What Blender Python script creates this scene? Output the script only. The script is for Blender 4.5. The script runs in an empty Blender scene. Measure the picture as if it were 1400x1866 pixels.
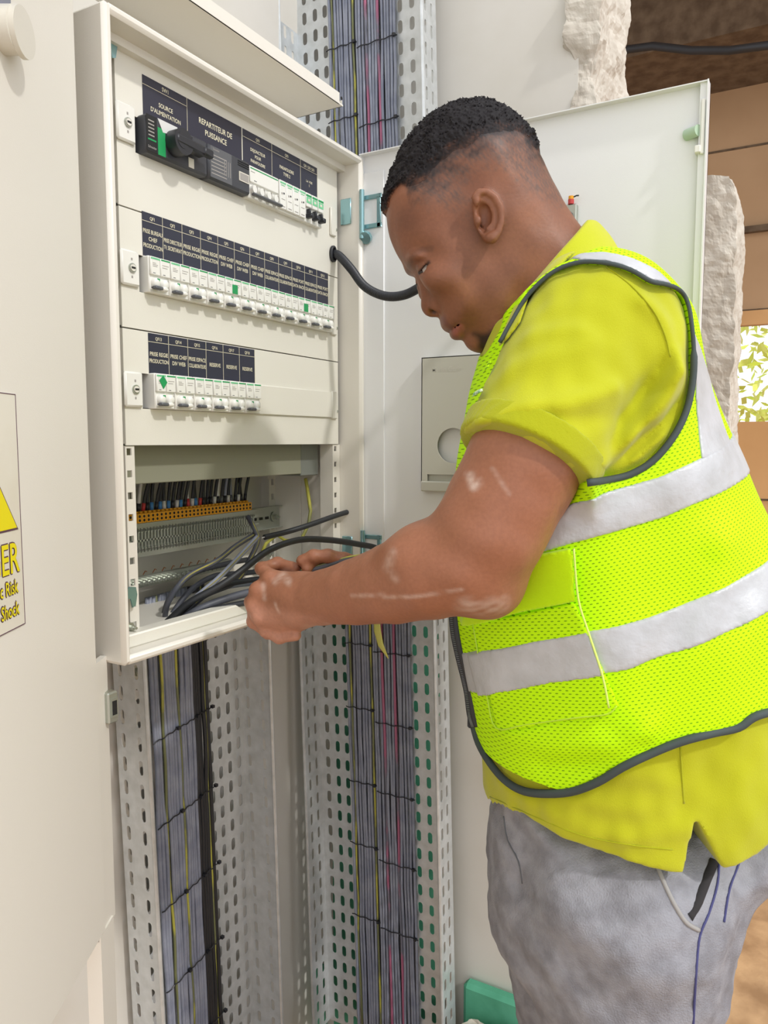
import bpy, math, random
import numpy as np
from mathutils import Vector, Matrix
random.seed(7); np.random.seed(7)
SC = bpy.context.scene
COL = SC.collection

# ---------------------------------------------------------------- camera
YAW, PIT, FPX = math.radians(29.6), math.radians(5.26), 1403.6
CAM = np.array([-.699, -.778, .0063])
FW = np.array([math.cos(YAW)*math.cos(PIT), math.sin(YAW)*math.cos(PIT), -math.sin(PIT)])
RT = np.array([math.sin(YAW), -math.cos(YAW), 0.0])
UP = np.cross(RT, FW)
FH = np.array([math.cos(YAW), math.sin(YAW), 0.0])
cd = bpy.data.cameras.new('camera'); cam = bpy.data.objects.new('camera', cd); COL.objects.link(cam)
cd.sensor_fit = 'VERTICAL'; cd.sensor_height = 24.0; cd.lens = FPX*24.0/1866.0
cd.clip_start = .01; cd.clip_end = 200
cam.matrix_world = Matrix(((RT[0], UP[0], -FW[0], CAM[0]), (RT[1], UP[1], -FW[1], CAM[1]), (RT[2], UP[2], -FW[2], CAM[2]), (0, 0, 0, 1)))
SC.camera = cam
SC.view_settings.view_transform = 'Standard'; SC.view_settings.look = 'None'
SC.view_settings.gamma = 1; SC.view_settings.use_curve_mapping = False
SC.view_settings.exposure = 0.14

# ---------------------------------------------------------------- light
FLOOR = -1.36
w = bpy.data.worlds.new('daylight'); SC.world = w; w.use_nodes = True
w.node_tree.nodes['Background'].inputs[0].default_value = (.975, .99, 1.03, 1)
w.node_tree.nodes['Background'].inputs[1].default_value = 1.22
def area(name, loc, aim, size, sizey, power, col=(1, 1, 1)):
    l = bpy.data.lights.new(name, 'AREA'); l.shape = 'RECTANGLE'; l.size = size; l.size_y = sizey; l.energy = power; l.color = col
    o = bpy.data.objects.new(name, l); COL.objects.link(o); o.location = loc
    o.rotation_euler = (Vector(aim)-Vector(loc)).to_track_quat('-Z', 'Y').to_euler(); return o
sl = bpy.data.lights.new('sun', 'SUN'); sl.energy = 1.5; sl.angle = math.radians(3); sl.color = (1.0, .97, .93)
sun = bpy.data.objects.new('sun', sl); COL.objects.link(sun)
SUN_FROM = Vector((-.55, -2.4, 2.3))
sun.rotation_euler = (-SUN_FROM).to_track_quat('-Z', 'Y').to_euler()

def at(px, py, X=None, Y=None, Z=None, D=None):
    d = FW + RT*(px-700)/FPX - UP*(py-933)/FPX
    if X is not None: t = (X-CAM[0])/d[0]
    elif Y is not None: t = (Y-CAM[1])/d[1]
    elif Z is not None: t = (Z-CAM[2])/d[2]
    else: t = D/float(d @ FH)
    return Vector(CAM+d*t)

# ---------------------------------------------------------------- materials
def lin(c): return tuple(((x/255.)/12.92 if x/255. <= .04045 else (((x/255.)+.055)/1.055)**2.4) for x in c)
MATS = {}
def mat(name, col, rough=.5, metal=0., noise=0., nscale=20., bump=0., bscale=60., col2=None, spec=.5, ramp=(.35, .65), sheen=0., sss=0., stretch=None):
    m = bpy.data.materials.new(name); m.use_nodes = True; nt = m.node_tree; b = nt.nodes['Principled BSDF']
    c = lin(col)+(1,)
    b.inputs['Base Color'].default_value = c; b.inputs['Roughness'].default_value = rough; b.inputs['Metallic'].default_value = metal
    b.inputs['Specular IOR Level'].default_value = spec
    if sheen: b.inputs['Sheen Weight'].default_value = sheen
    if sss:
        b.inputs['Subsurface Weight'].default_value = sss; b.inputs['Subsurface Radius'].default_value = (.012, .005, .003); b.inputs['Subsurface Scale'].default_value = 1
    tc = nt.nodes.new('ShaderNodeTexCoord'); src = tc.outputs['Object']
    if stretch:
        mp = nt.nodes.new('ShaderNodeMapping'); mp.inputs['Scale'].default_value = stretch; nt.links.new(src, mp.inputs[0]); src = mp.outputs[0]
    if col2 is not None:
        n = nt.nodes.new('ShaderNodeTexNoise'); n.inputs['Scale'].default_value = nscale; n.inputs['Detail'].default_value = 6
        nt.links.new(src, n.inputs['Vector'])
        r = nt.nodes.new('ShaderNodeValToRGB'); r.color_ramp.elements[0].position = ramp[0]; r.color_ramp.elements[1].position = ramp[1]
        r.color_ramp.elements[0].color = c; r.color_ramp.elements[1].color = lin(col2)+(1,)
        nt.links.new(n.outputs[0], r.inputs[0]); nt.links.new(r.outputs[0], b.inputs['Base Color'])
    if bump:
        n = nt.nodes.new('ShaderNodeTexNoise'); n.inputs['Scale'].default_value = bscale; n.inputs['Detail'].default_value = 5
        nt.links.new(src, n.inputs['Vector'])
        bp = nt.nodes.new('ShaderNodeBump'); bp.inputs['Strength'].default_value = bump; bp.inputs['Distance'].default_value = .003
        nt.links.new(n.outputs[0], bp.inputs['Height']); nt.links.new(bp.outputs[0], b.inputs['Normal'])
    MATS[name] = m; return m
cream = mat('cream_powder_coat', (224, 220, 210), .38, bump=.05, bscale=700)
plate_m = mat('plate_cream', (226, 223, 212), .4, bump=.05, bscale=700)
white_m = mat('white_plastic', (232, 231, 224), .35)
door_m = mat('door_cream', (232, 233, 233), .32, bump=.04, bscale=600)
plaster = mat('plaster', (206, 202, 192), .8, col2=(214, 211, 204), nscale=4, bump=.12, bscale=18)
galv = mat('galvanised_steel', (196, 200, 200), .42, .5, col2=(216, 220, 222), nscale=45, ramp=(.3, .7), bump=.05, bscale=80)
galv2 = mat('zinc_plated_rail', (178, 182, 172), .35, .7)
zinc = mat('blue_zinc', (150, 190, 195), .25, .7)
greyplate = mat('grey_duct_cover', (140, 140, 122), .45)
blackc = mat('black_cable_sheath', (40, 42, 46), .5, bump=.05, bscale=300)
greyc = mat('grey_cable_sheath', (128, 134, 152), .5, col2=(150, 155, 170), nscale=30, bump=.05, bscale=300)
darkc = mat('dark_cable_sheath', (66, 68, 76), .5, col2=(88, 91, 101), nscale=30)
yelc = mat('yellow_green_cable', (186, 182, 78), .5, col2=(120, 124, 84), nscale=9, ramp=(.45, .55), stretch=(1, 1, 1))
stripem = mat('dull_yellow_stripe', (176, 166, 74), .6, col2=(120, 116, 80), nscale=30)
pinkc = mat('pink_marked_cable', (172, 100, 130), .5, col2=(112, 114, 128), nscale=7, ramp=(.48, .56))
blackp = mat('black_plastic', (38, 40, 46), .4)
dgrey = mat('dark_grey_plastic', (62, 64, 70), .4)
lev = mat('lever_grey', (92, 94, 98), .4)
label_m = mat('navy_label', (44, 46, 62), .35)
letter_m = mat('label_lettering', (225, 218, 190), .6)
green_m = mat('green_mark', (30, 150, 85), .5)
lgreen_m = mat('light_green_mark', (120, 200, 150), .5)
greymark = mat('grey_print', (160, 155, 150), .6)
orange_m = mat('orange_terminal', (228, 160, 25), .4)
red_m = mat('red_ferrule', (190, 60, 60), .5)
blue_m = mat('blue_ferrule', (70, 130, 190), .5)
wht = mat('white_ferrule', (215, 215, 212), .5)
copper = mat('copper', (200, 130, 90), .3, .9)
dark_m = mat('dark_hole', (25, 25, 25), .7)
concrete = mat('rough_concrete', (186, 178, 165), .9, col2=(208, 202, 190), nscale=20, bump=.9, bscale=55)
ceil_m = mat('stained_concrete', (205, 188, 168), .9, col2=(112, 92, 74), nscale=2.2, ramp=(.52, .6), bump=.2, bscale=30)
beam_m = mat('beam_board', (110, 92, 72), .85, col2=(84, 66, 48), nscale=20)
board_m = mat('brown_board', (184, 150, 114), .8, col2=(174, 140, 104), nscale=3)
board2_m = mat('orange_brown_board', (206, 160, 108), .8, col2=(196, 150, 98), nscale=3)
sand = mat('sandy_ground', (200, 164, 122), .95, col2=(158, 124, 88), nscale=9, bump=1, bscale=40)
greenp = mat('green_paint', (96, 176, 145), .7, col2=(60, 140, 108), nscale=8, bump=.2, bscale=30)
yellow_m = mat('sign_yellow', (228, 214, 10), .5)
signw = mat('sign_white', (222, 218, 205), .45, col2=(214, 208, 190), nscale=12)
sign_line = mat('sign_outline', (92, 62, 78), .5)
leaf_m = mat('sunlit_leaf', (205, 222, 60), .6, col2=(235, 240, 140), nscale=3)
bark_m = mat('pale_bark', (215, 190, 150), .9)
greenwire = mat('green_strip', (60, 160, 110), .5)
pocket_m = mat('grey_document_pocket', (200, 199, 188), .45)

# ---------------------------------------------------------------- mesh builder
class MB:
    def __init__(s): s.v = []; s.f = []; s.m = []; s.mats = []
    def mi(s, m):
        if m is None: return 0
        if m not in s.mats: s.mats.append(m)
        return s.mats.index(m)
    def add(s, vs, fs, m=None):
        k = len(s.v); i = s.mi(m); s.v += [tuple(p) for p in vs]
        for f in fs: s.f.append(tuple(k+j for j in f)); s.m.append(i)
        return s
    def box(s, x0, x1, y0, y1, z0, z1, m=None, M=None, bev=0):
        if bev:
            b = bev; vs = []; 
            for z, q in ((z0, b), (z0+b, 0), (z1-b, 0), (z1, b)):
                for (x, y) in ((x0+b, y0+q), (x1-b, y0+q), (x1-q, y0+b), (x1-q, y1-b), (x1-b, y1-q), (x0+b, y1-q), (x0+q, y1-b), (x0+q, y0+b)): vs.append((x, y, z))
            fs = [tuple(range(7, -1, -1)), tuple(range(24, 32))]
            for r in range(3):
                for j in range(8): a = r*8+j; c = r*8+(j+1) % 8; fs.append((a, c, c+8, a+8))
        else:
            vs = [(x0, y0, z0), (x1, y0, z0), (x1, y1, z0), (x0, y1, z0), (x0, y0, z1), (x1, y0, z1), (x1, y1, z1), (x0, y1, z1)]
            fs = [(3, 2, 1, 0), (4, 5, 6, 7), (0, 1, 5, 4), (1, 2, 6, 5), (2, 3, 7, 6), (3, 0, 4, 7)]
        if M is not None: vs = [tuple(M @ Vector(p)) for p in vs]
        return s.add(vs, fs, m)
    def cyl(s, p, q, r, m=None, n=16, r2=None):
        p = Vector(p); q = Vector(q); d = (q-p).normalized(); a = d.orthogonal().normalized(); b = d.cross(a); r2 = r if r2 is None else r2
        vs = [p+(a*math.cos(t)+b*math.sin(t))*r for t in [2*math.pi*i/n for i in range(n)]]+[q+(a*math.cos(t)+b*math.sin(t))*r2 for t in [2*math.pi*i/n for i in range(n)]]
        fs = [(i, (i+1) % n, n+(i+1) % n, n+i) for i in range(n)]+[tuple(range(n-1, -1, -1)), tuple(range(n, 2*n))]
        return s.add(vs, fs, m)
    def tube(s, pts, r, m=None, n=10, flat=None, up=None):
        pts = [Vector(p) for p in pts]; N = len(pts); vs = []; fs = []; ref = None
        for i, p in enumerate(pts):
            d = (pts[min(i+1, N-1)]-pts[max(i-1, 0)]).normalized()
            if ref is None: ref = d.orthogonal().normalized() if up is None else Vector(up)
            a = (ref-d*ref.dot(d)).normalized(); b = d.cross(a)
            if up is None: ref = a
            rr = r[i] if isinstance(r, (list, tuple)) else r
            fb = rr if flat is None else flat
            for k in range(n):
                t = 2*math.pi*k/n; vs.append(p+a*math.cos(t)*fb+b*math.sin(t)*rr)
        for i in range(N-1):
            for k in range(n): fs.append((i*n+k, i*n+(k+1) % n, (i+1)*n+(k+1) % n, (i+1)*n+k))
        fs += [tuple(range(n-1, -1, -1)), tuple(range((N-1)*n, N*n))]
        return s.add(vs, fs, m)
    def poly(s, pts, nrm, th, m=None):
        pts = [Vector(p) for p in pts]; n = len(pts); nv = Vector(nrm)*th
        vs = pts+[p+nv for p in pts]
        fs = [tuple(range(n-1, -1, -1)), tuple(range(n, 2*n))]+[(i, (i+1) % n, n+(i+1) % n, n+i) for i in range(n)]
        return s.add(vs, fs, m)
    def merge(s, o, M=None):
        k = len(s.v); s.v += [tuple(M @ Vector(p)) if M is not None else p for p in o.v]
        for f, mi in zip(o.f, o.m): s.f.append(tuple(k+j for j in f)); s.m.append(s.mi(o.mats[mi]) if o.mats else 0)
        return s
    def build(s, name, m=None, parent=None, smooth=False, angle=None):
        me = bpy.data.meshes.new(name); me.from_pydata([tuple(p) for p in s.v], [], s.f)
        if m is not None and not s.mats: me.materials.append(m)
        for q in s.mats: me.materials.append(q)
        if s.mats: me.polygons.foreach_set('material_index', s.m)
        me.update()
        if smooth: me.polygons.foreach_set('use_smooth', [True]*len(me.polygons))
        if angle: 
            me.polygons.foreach_set('use_smooth', [True]*len(me.polygons)); me.set_sharp_from_angle(angle=math.radians(angle))
        o = bpy.data.objects.new(name, me); COL.objects.link(o)
        if parent is not None: o.parent = parent; o.matrix_parent_inverse = parent_inv(parent)
        return o
def parent_inv(p): return world_m(p).inverted()
def world_m(p):
    M = p.matrix_basis.copy()
    if p.parent is not None: M = world_m(p.parent) @ p.matrix_parent_inverse @ M
    return M
def tag(o, label, cat, group=None, kind=None):
    if label: o['label'] = label
    if cat: o['category'] = cat
    if group: o['group'] = group
    if kind: o['kind'] = kind
    return o
def thing(name, label, cat, loc=(0, 0, 0), group=None, M=None):
    o = bpy.data.objects.new(name, None); COL.objects.link(o); o.empty_display_size = .05
    if M is not None: o.matrix_basis = M
    else: o.location = loc
    return tag(o, label, cat, group)
def struct(name, mb, m=None, **k):
    o = mb.build(name, m, **k); o['kind'] = 'structure'; return o
def dup(o, loc, label=None):
    c = o.copy(); COL.objects.link(c); c.location = loc
    if label: c['label'] = label
    for ch in list(o.children):
        d = ch.copy(); COL.objects.link(d); d.parent = c
        for g in list(ch.children):
            e = g.copy(); COL.objects.link(e); e.parent = d
    return c
_tc = {}
def text_verts(s):
    if s in _tc: return _tc[s]
    cu = bpy.data.curves.new('txt', 'FONT'); cu.body = s; cu.align_x = 'CENTER'; cu.align_y = 'BOTTOM_BASELINE'; cu.size = 1; cu.resolution_u = 3; cu.offset = .012
    o = bpy.data.objects.new('txt', cu); COL.objects.link(o)
    dg = bpy.context.evaluated_depsgraph_get(); me = bpy.data.meshes.new_from_object(o.evaluated_get(dg))
    vs = [tuple(v.co) for v in me.vertices]; fs = [tuple(p.vertices) for p in me.polygons]
    bpy.data.objects.remove(o); bpy.data.curves.remove(cu); bpy.data.meshes.remove(me)
    _tc[s] = (vs, fs); return vs, fs
def text(mb, s, c, h, maxw=None, m=None, ax=(1, 0, 0), up=(0, 0, 1), nrm=(0, -1, 0), wfac=.85, bold=0, align='c'):
    if bold < .0005: bold = 0
    vs, fs = text_verts(s)
    if not vs: return
    sc = h/.7; wid = max(v[0] for v in vs)-min(v[0] for v in vs); sx = sc*wfac
    if maxw and wid*sx > maxw: sx = maxw/wid
    off = 0 if align == 'c' else -max(v[0] for v in vs)
    ax = Vector(ax); up = Vector(up); c = Vector(c); nv = Vector(nrm)
    mb.add([c+ax*((v[0]+off)*sx)+up*(v[1]*sc) for v in vs], fs, m)
    if bold:
        for dx, dz in ((bold, 0), (-bold, 0), (0, bold), (0, -bold)):
            mb.add([c+ax*((v[0]+off)*sx+dx)+up*(v[1]*sc+dz)+nv*.00002 for v in vs], fs, m)
def slotted(mb, w, h, cols, pitch, sw, sh, th=.0015, z0=0, m=None, M=None, skip=None):
    """sheet in local x (0..w) and z (0..h), slots in columns cols"""
    tmp = MB(); xs = [0]; 
    for c in cols: xs += [c-sw/2-.002, c+sw/2+.002]
    xs.append(w); nz = int(h/pitch)
    def quad(x0, x1, a, b):
        if x1-x0 > 1e-5 and b-a > 1e-5: tmp.box(x0, x1, 0, th, a, b)
    for i in range(0, len(xs), 2): quad(xs[i], xs[i+1], 0, h)
    prof = []; r = sw/2; k = 4
    for i in range(k+1): t = math.pi*i/k; prof.append((r*math.cos(t), (sh/2-r)+r*math.sin(t)))
    for i in range(k+1): t = math.pi+math.pi*i/k; prof.append((r*math.cos(t), -(sh/2-r)+r*math.sin(t)))
    n = len(prof)
    for c in cols:
        for j in range(nz):
            zc = (j+.5)*pitch; hw = r+.002; hp = pitch/2
            out = []
            for (x, z) in prof:
                if abs(z) < 1e-9: out.append((math.copysign(hw, x), 0)); continue
                X = x/r*hw
                if abs(X) > hw*.9: out.append((math.copysign(hw, X), z))
                else: out.append((X*1.0, math.copysign(hp, z)))
            out[0] = (hw, out[0][1]); 
            vs = []
            for yy in (0, th):
                vs += [(c+x, yy, zc+z) for x, z in prof]+[(c+x, yy, zc+z) for x, z in out]
            fs = []
            for i in range(n):
                a, b = i, (i+1) % n
                fs.append((a, b, n+b, n+a)); fs.append((2*n+b, 2*n+a, 3*n+a, 3*n+b)); fs.append((b, a, 2*n+a, 2*n+b))
            # corners
            q = [(hw, hp), (-hw, hp), (-hw, -hp), (hw, -hp)]
            tmp.add(vs, fs)
            idx = [(0, 1), (k-1, k), (k+1, k+2), (n-2, n-1)]
            for (p1, p2), (qx, qz) in zip(idx, q):
                for yy in (0, th): tmp.add([(c+out[p1][0], yy, zc+out[p1][1]), (c+out[p2][0], yy, zc+out[p2][1]), (c+qx, yy, zc+qz)], [(0, 1, 2)])
        if nz*pitch < h: quad(c-sw/2-.002, c+sw/2+.002, nz*pitch, h)
    vs = [tuple(M @ Vector(p)) if M is not None else p for p in tmp.v]
    mb.add(vs, tmp.f, m)
def frame(ox, oy, oz, xa, ya, za):
    return Matrix(((xa[0], ya[0], za[0], ox), (xa[1], ya[1], za[1], oy), (xa[2], ya[2], za[2], oz), (0, 0, 0, 1)))

# ================================================================= SETTING
WX = .70      # wall that carries the right tray (faces -X)
WY = .20      # wall that carries the enclosure (faces -Y)
struct('wall_back', MB().box(-3.0, WX+.3, WY, WY+.15, FLOOR, 2.2), plaster)
wb = MB()
wb.box(WX, WX+.19, -.375, WY, FLOOR, 2.2)
wr = struct('wall_right', wb, plaster)
# bare green paint left on the wall behind the tray
gp = MB(); gp.box(WX-.0015, WX, -.115, .15, FLOOR, -.02); struct('trim_1', gp, greenp)
gs = MB().box(WX-.03, WX, -.42, -.185, FLOOR, -1.10, bev=.008); gs.box(WX-.02, WX, .166, .198, FLOOR, -1.20, bev=.006)
struct('baseboard_right', gs, greenp)
# broken end of the wall
def rough_block(x0, x1, y0, y1, z0, z1, n, amp, seed, prof=None):
    from mathutils import noise
    mb = MB(); nx, ny, nz = n
    P = {}
    vs = []; fs = []
    def vid(i, j, k):
        key = (i, j, k)
        if key not in P:
            p = Vector((x0+(x1-x0)*i/nx, y0+(y1-y0)*j/ny, z0+(z1-z0)*k/nz))
            c = Vector(((x0+x1)/2, (y0+y1)/2, p.z)); q = p.copy()
            d = (p-c); 
            nn = noise.fractal(p*9+Vector((seed, 0, 0)), 1.0, 2.0, 5)*amp+noise.fractal(p*45+Vector((0, seed, 0)), 1.0, 2.0, 3)*amp*.25
            q += Vector((d.x/abs(x1-x0)*2 if abs(d.x) > 1e-6 else 0, d.y/abs(y1-y0)*2, 0))*nn
            if k in (0, nz): q.z += noise.noise(p*20)*amp
            if prof: q = prof(q, p)
            P[key] = len(vs); vs.append(q)
        return P[key]
    for j in range(ny):
        for k in range(nz):
            fs.append((vid(0, j, k), vid(0, j, k+1), vid(0, j+1, k+1), vid(0, j+1, k))); fs.append((vid(nx, j, k), vid(nx, j+1, k), vid(nx, j+1, k+1), vid(nx, j, k+1)))
    for i in range(nx):
        for k in range(nz):
            fs.append((vid(i, 0, k), vid(i+1, 0, k), vid(i+1, 0, k+1), vid(i, 0, k+1))); fs.append((vid(i, ny, k), vid(i, ny, k+1), vid(i+1, ny, k+1), vid(i+1, ny, k)))
    for i in range(nx):
        for j in range(ny):
            fs.append((vid(i, j, nz), vid(i+1, j, nz), vid(i+1, j+1, nz), vid(i, j+1, nz))); fs.append((vid(i, j, 0), vid(i, j+1, 0), vid(i+1, j+1, 0), vid(i+1, j, 0)))
    return mb.add(vs, fs)
e = struct('wall_end', rough_block(WX+.001, WX+.20, -.405, -.37, FLOOR, 2.2, (60, 14, 640), .017, 3), concrete, smooth=False)
# second broken wall piece in the room behind
e2 = struct('wall_stub', rough_block(1.42, 1.60, -.572, -.40, FLOOR, .655, (34, 34, 330), .011, 11,
     prof=lambda q, p: Vector((q.x, q.y+(.035*max(0, (p.z-.55)/.115)**2 if p.y < -.55 else 0), q.z))), concrete)
# floor: slab inside and sandy ground
from mathutils import noise as NZ
def ground(x0, x1, y0, y1, n, amp):
    vs = []; fs = []; m = n
    for i in range(n+1):
        for j in range(m+1):
            x = x0+(x1-x0)*i/n; y = y0+(y1-y0)*j/m; p = Vector((x, y, 0))
            h = NZ.fractal(p*3, 1, 2, 6)*amp+NZ.fractal(p*14, .9, 2, 4)*amp*.4
            vs.append((x, y, FLOOR-.012+h*min(1, max(.12, (x-.9)/.5))))
    for i in range(n):
        for j in range(m): a = i*(m+1)+j; fs.append((a, a+m+1, a+m+2, a+1))
    return MB().add(vs, fs)
struct('floor', ground(-3, 7, -4.5, 3, 260, .022), sand, smooth=True)
# room behind: far wall with an opening, beam, ceiling
FX = 3.0
fw = MB()
fw.box(FX, FX+.12, -.412, 2.5, FLOOR, 2.4, m=board_m)
fw.box(FX, FX+.12, -4, -.412, .512, 2.4, m=board_m)
fw.box(FX, FX+.12, -4, -.412, FLOOR, .09, m=board2_m)
for z in (1.24, .56, -.25, -.6): fw.box(FX-.004, FX, -4, 2.5, z, z+.008, m=beam_m)
fw.box(FX-.03, FX, -4, 2.5, .885, .91, m=beam_m); fw.box(FX-.02, FX, -4, -.3, .50, .56, m=board2_m)
struct('wall_far', fw)
struct('beam', MB().box(FX-.5, FX, -1.5, 1.0, 1.49, 1.76), beam_m)
struct('ceiling', MB().box(1.7, FX+.1, -1.5, 1.0, 1.76, 1.95), ceil_m)
# ================================================================= CABLE TRAYS
def tray(name, label, W, H, dep, cols, M, side_cols, pitch=.039):
    t = thing(name, label, 'cable tray', M=M)
    b = MB(); slotted(b, W, H, cols, pitch, .0105, .0245); b.build('tray_base', galv, t)
    for s in (0, 1):
        f = MB(); L = frame(s*W, 0, 0, (0, -1, 0), (1, 0, 0), (0, 0, 1)) if s == 0 else frame(W-.0015, 0, 0, (0, -1, 0), (1, 0, 0), (0, 0, 1))
        slotted(f, dep, H, side_cols, pitch, .0085, .0245, M=L)
        f.tube([(s*W, -dep, 0), (s*W, -dep, H)], .0035, n=8)
        f.build('side_flange', galv, t)
    return t
ORD = ['first', 'second', 'third', 'fourth', 'fifth', 'sixth', 'seventh', 'eighth', 'ninth', 'tenth', 'eleventh', 'twelfth', '13th', '14th', '15th', '16th', '17th', '18th', '19th', '20th', '21st', '22nd', '23rd', '24th']+['%dth' % k if k % 10 not in (1, 2, 3) else '%d%s' % (k, {1: 'st', 2: 'nd', 3: 'rd'}[k % 10]) for k in range(25, 60)]
def local(Mx, pts): return [Mx @ Vector(p) for p in pts]
# left tray, under the enclosure: local x -> world X, local -y -> toward the room
T1H = 1.075
def rotY(a): return Matrix.Rotation(a, 4, 'Y')
T1 = Matrix.Translation((.122, .182, -.27)) @ rotY(-math.radians(1.7)) @ Matrix.Translation((0, 0, -T1H))
tray1 = tray('cable_tray', 'galvanised perforated cable tray running down the wall below the open enclosure', .305, T1H, .07,
    [.018, .045, .212, .236, .262, .288], T1, [.014, .050])
# right tray: local x -> world -Y, local y -> world +X
T2H = 2.76
T2 = Matrix.Translation((WX-.038, .170, -1.13)) @ Matrix.Rotation(math.radians(1.7), 4, 'X') @ frame(0, 0, 0, (0, -1, 0), (1, 0, 0), (0, 0, 1))
T2 = Matrix.Translation((WX-.038, .138, -1.30)) @ Matrix.Rotation(-math.radians(1.7), 4, 'X') @ frame(0, 0, 0, (0, -1, 0), (1, 0, 0), (0, 0, 1))
tray2 = tray('cable_tray', 'tall galvanised perforated cable tray standing in the corner behind the open enclosure door', .315, T2H, .06,
    [.020, .046, .070, .240, .266, .292], T2, [.018, .043])
def bolt(mb, c, n, r=.009, m=None):
    c = Vector(c); n = Vector(n); mb.cyl(c, c+n*.002, r*1.6, m, 20); mb.cyl(c+n*.002, c+n*.008, r*.85, m, 6); mb.cyl(c+n*.008, c+n*.013, r*.45, m, 10)
for bx, bz in ((.045, .10), (.245, .075)):
    b = MB(); bolt(b, (bx, -.001, T1H-bz), (0, -1, 0)); b.build('bolt', galv2, tray1)
for ch in tray1.children: ch.matrix_parent_inverse = Matrix.Identity(4)
for ch in tray2.children: ch.matrix_parent_inverse = Matrix.Identity(4)
b = MB(); bolt(b, (.06, -.001, 1.855), (0, -1, 0)); b.build('bolt', galv2, tray2).matrix_parent_inverse = Matrix.Identity(4)

def cables(n, x0, x1, M, H0, H1, y, mats, lab, group, seed, r=.0031, step=.155, name='power_cable', wob=.0034):
    rnd = random.Random(seed); res = []
    ph = [[rnd.uniform(-1, 1) for _ in range(20)] for _ in range(n)]
    for i in range(n):
        xb = x0+(x1-x0)*(i+.5)/n; pts = []; k = 44
        for j in range(k+1):
            z = H0+(H1-H0)*j/k; s = (z-H0)/step; q = int(s); f = s-q
            a = ph[i][q % 20]; c = ph[i][(q+1) % 20]; bl = .5-.5*math.cos(math.pi*f)
            bul = math.sin(math.pi*f)
            pts.append(M @ Vector((xb+(a*(1-bl)+c*bl)*.0008+ph[i][(q+7) % 20]*wob*bul*.6, y-.0012*ph[i][(q+3) % 20]-.002*bul*abs(ph[i][(q+5) % 20]), z)))
        mm, what = mats(i)
        mb = MB().tube(pts, r*rnd.uniform(.92, 1.05)*(.7 if mm is yelc else 1), n=8); o = mb.build(name, mm, smooth=True)
        tag(o, lab(i, what), 'cable', group if what == 'plain' else None); res.append(o)
    return res
def m2(i):
    if i == 1: return yelc, 'yellow-green cable, leftmost coloured one'
    if i == 8: return yelc, 'yellow-green cable in the middle'
    if i == 12: return pinkc, 'pink-marked cable right of the middle'
    if i == 16: return pinkc, 'pink-marked cable near the right edge'
    return greyc, 'plain'
cables(22, .082, .236, T2, .0, T2H, -.008, m2, lambda i, w_: 'grey power cable in the corner tray, '+ORD[i]+' from its left edge' if w_ == 'plain' else w_+' of the corner tray', 'grey cables in the corner tray', 5)
bk2 = cables(12, .086, .232, T2, .0, T2H, -.0035, lambda i: (blackc, 'plain'), lambda i, w_: 'dark power cable in the rear layer of the corner tray bundle', 'dark cables behind in the corner tray', 55, r=.003)
def m1(i):
    if i == 3: return yelc, 'yellow-green cable near the left edge'
    if i == 9: return yelc, 'yellow-green cable in the middle'
    if i == 19: return yelc, 'yellow-green cable along the right edge'
    return (greyc if i < 15 else blackc), ('plain' if i < 15 else 'black')
def l1(i, w_):
    if w_ == 'plain': return 'grey power cable below the enclosure, '+ORD[i]+' from the bundle\'s left edge'
    if w_ == 'black': return 'black power cable below the enclosure, '+ORD[20-i]+' from the bundle\'s right edge'
    return w_+' of the bundle below the enclosure'
for o in cables(21, .062, .196, T1, -.05, T1H+.02, -.012, m1, l1, 'grey cables below the enclosure', 9, r=.0038, wob=.004):
    if 'black' in o['label'] : o['group'] = 'black cables below the enclosure'
def ties(M, n_, xs1, zs, y, lab, group, slope=0):
    for k, (z, a, c) in enumerate(zs):
        mb = MB(); pts = [M @ Vector((a+(c-a)*t/10, y-.0015*math.sin(math.pi*t/10), z+slope*(c-a)*t/10+.0015*math.sin(t*1.7+k))) for t in range(11)]
        mb.tube(pts, .0011, n=6, flat=.0011)
        p = M @ Vector((a+(c-a)*.93, y-.002, z+slope*(c-a)*.93)); mb.box(p.x-.003, p.x+.003, p.y-.003, p.y+.003, p.z-.002, p.z+.003)
        tag(mb.build('cable_tie', blackp), lab % (ORD[n_-1-k % n_]), 'cable tie', group)
zz = [.28+.15*k for k in range(16)]
ties(T2, 16, 0, [(z+(.012 if k % 2 else 0), .079, .150) for k, z in enumerate(zz)], -.0125, 'black cable tie on the left half of the corner tray bundle, %s from the top', 'left cable ties in the corner tray')
ties(T2, 16, 0, [(z-.012, .150, .240) for z in zz], -.0125, 'black cable tie on the right half of the corner tray bundle, %s from the top', 'right cable ties in the corner tray')
z6 = [.10+.15*k for k in range(6)]
for a_, c_, dz_, nm_ in ((.058, .118, 0, 'left'), (.118, .165, .006, 'middle'), (.165, .202, .012, 'right')):
    ties(T1, 6, 0, [(z+dz_, a_, c_) for z in z6], -.0175, 'black cable tie on the '+nm_+' of the bundle below the enclosure, %s from the top', 'cable ties below the enclosure', slope=.12)
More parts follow.
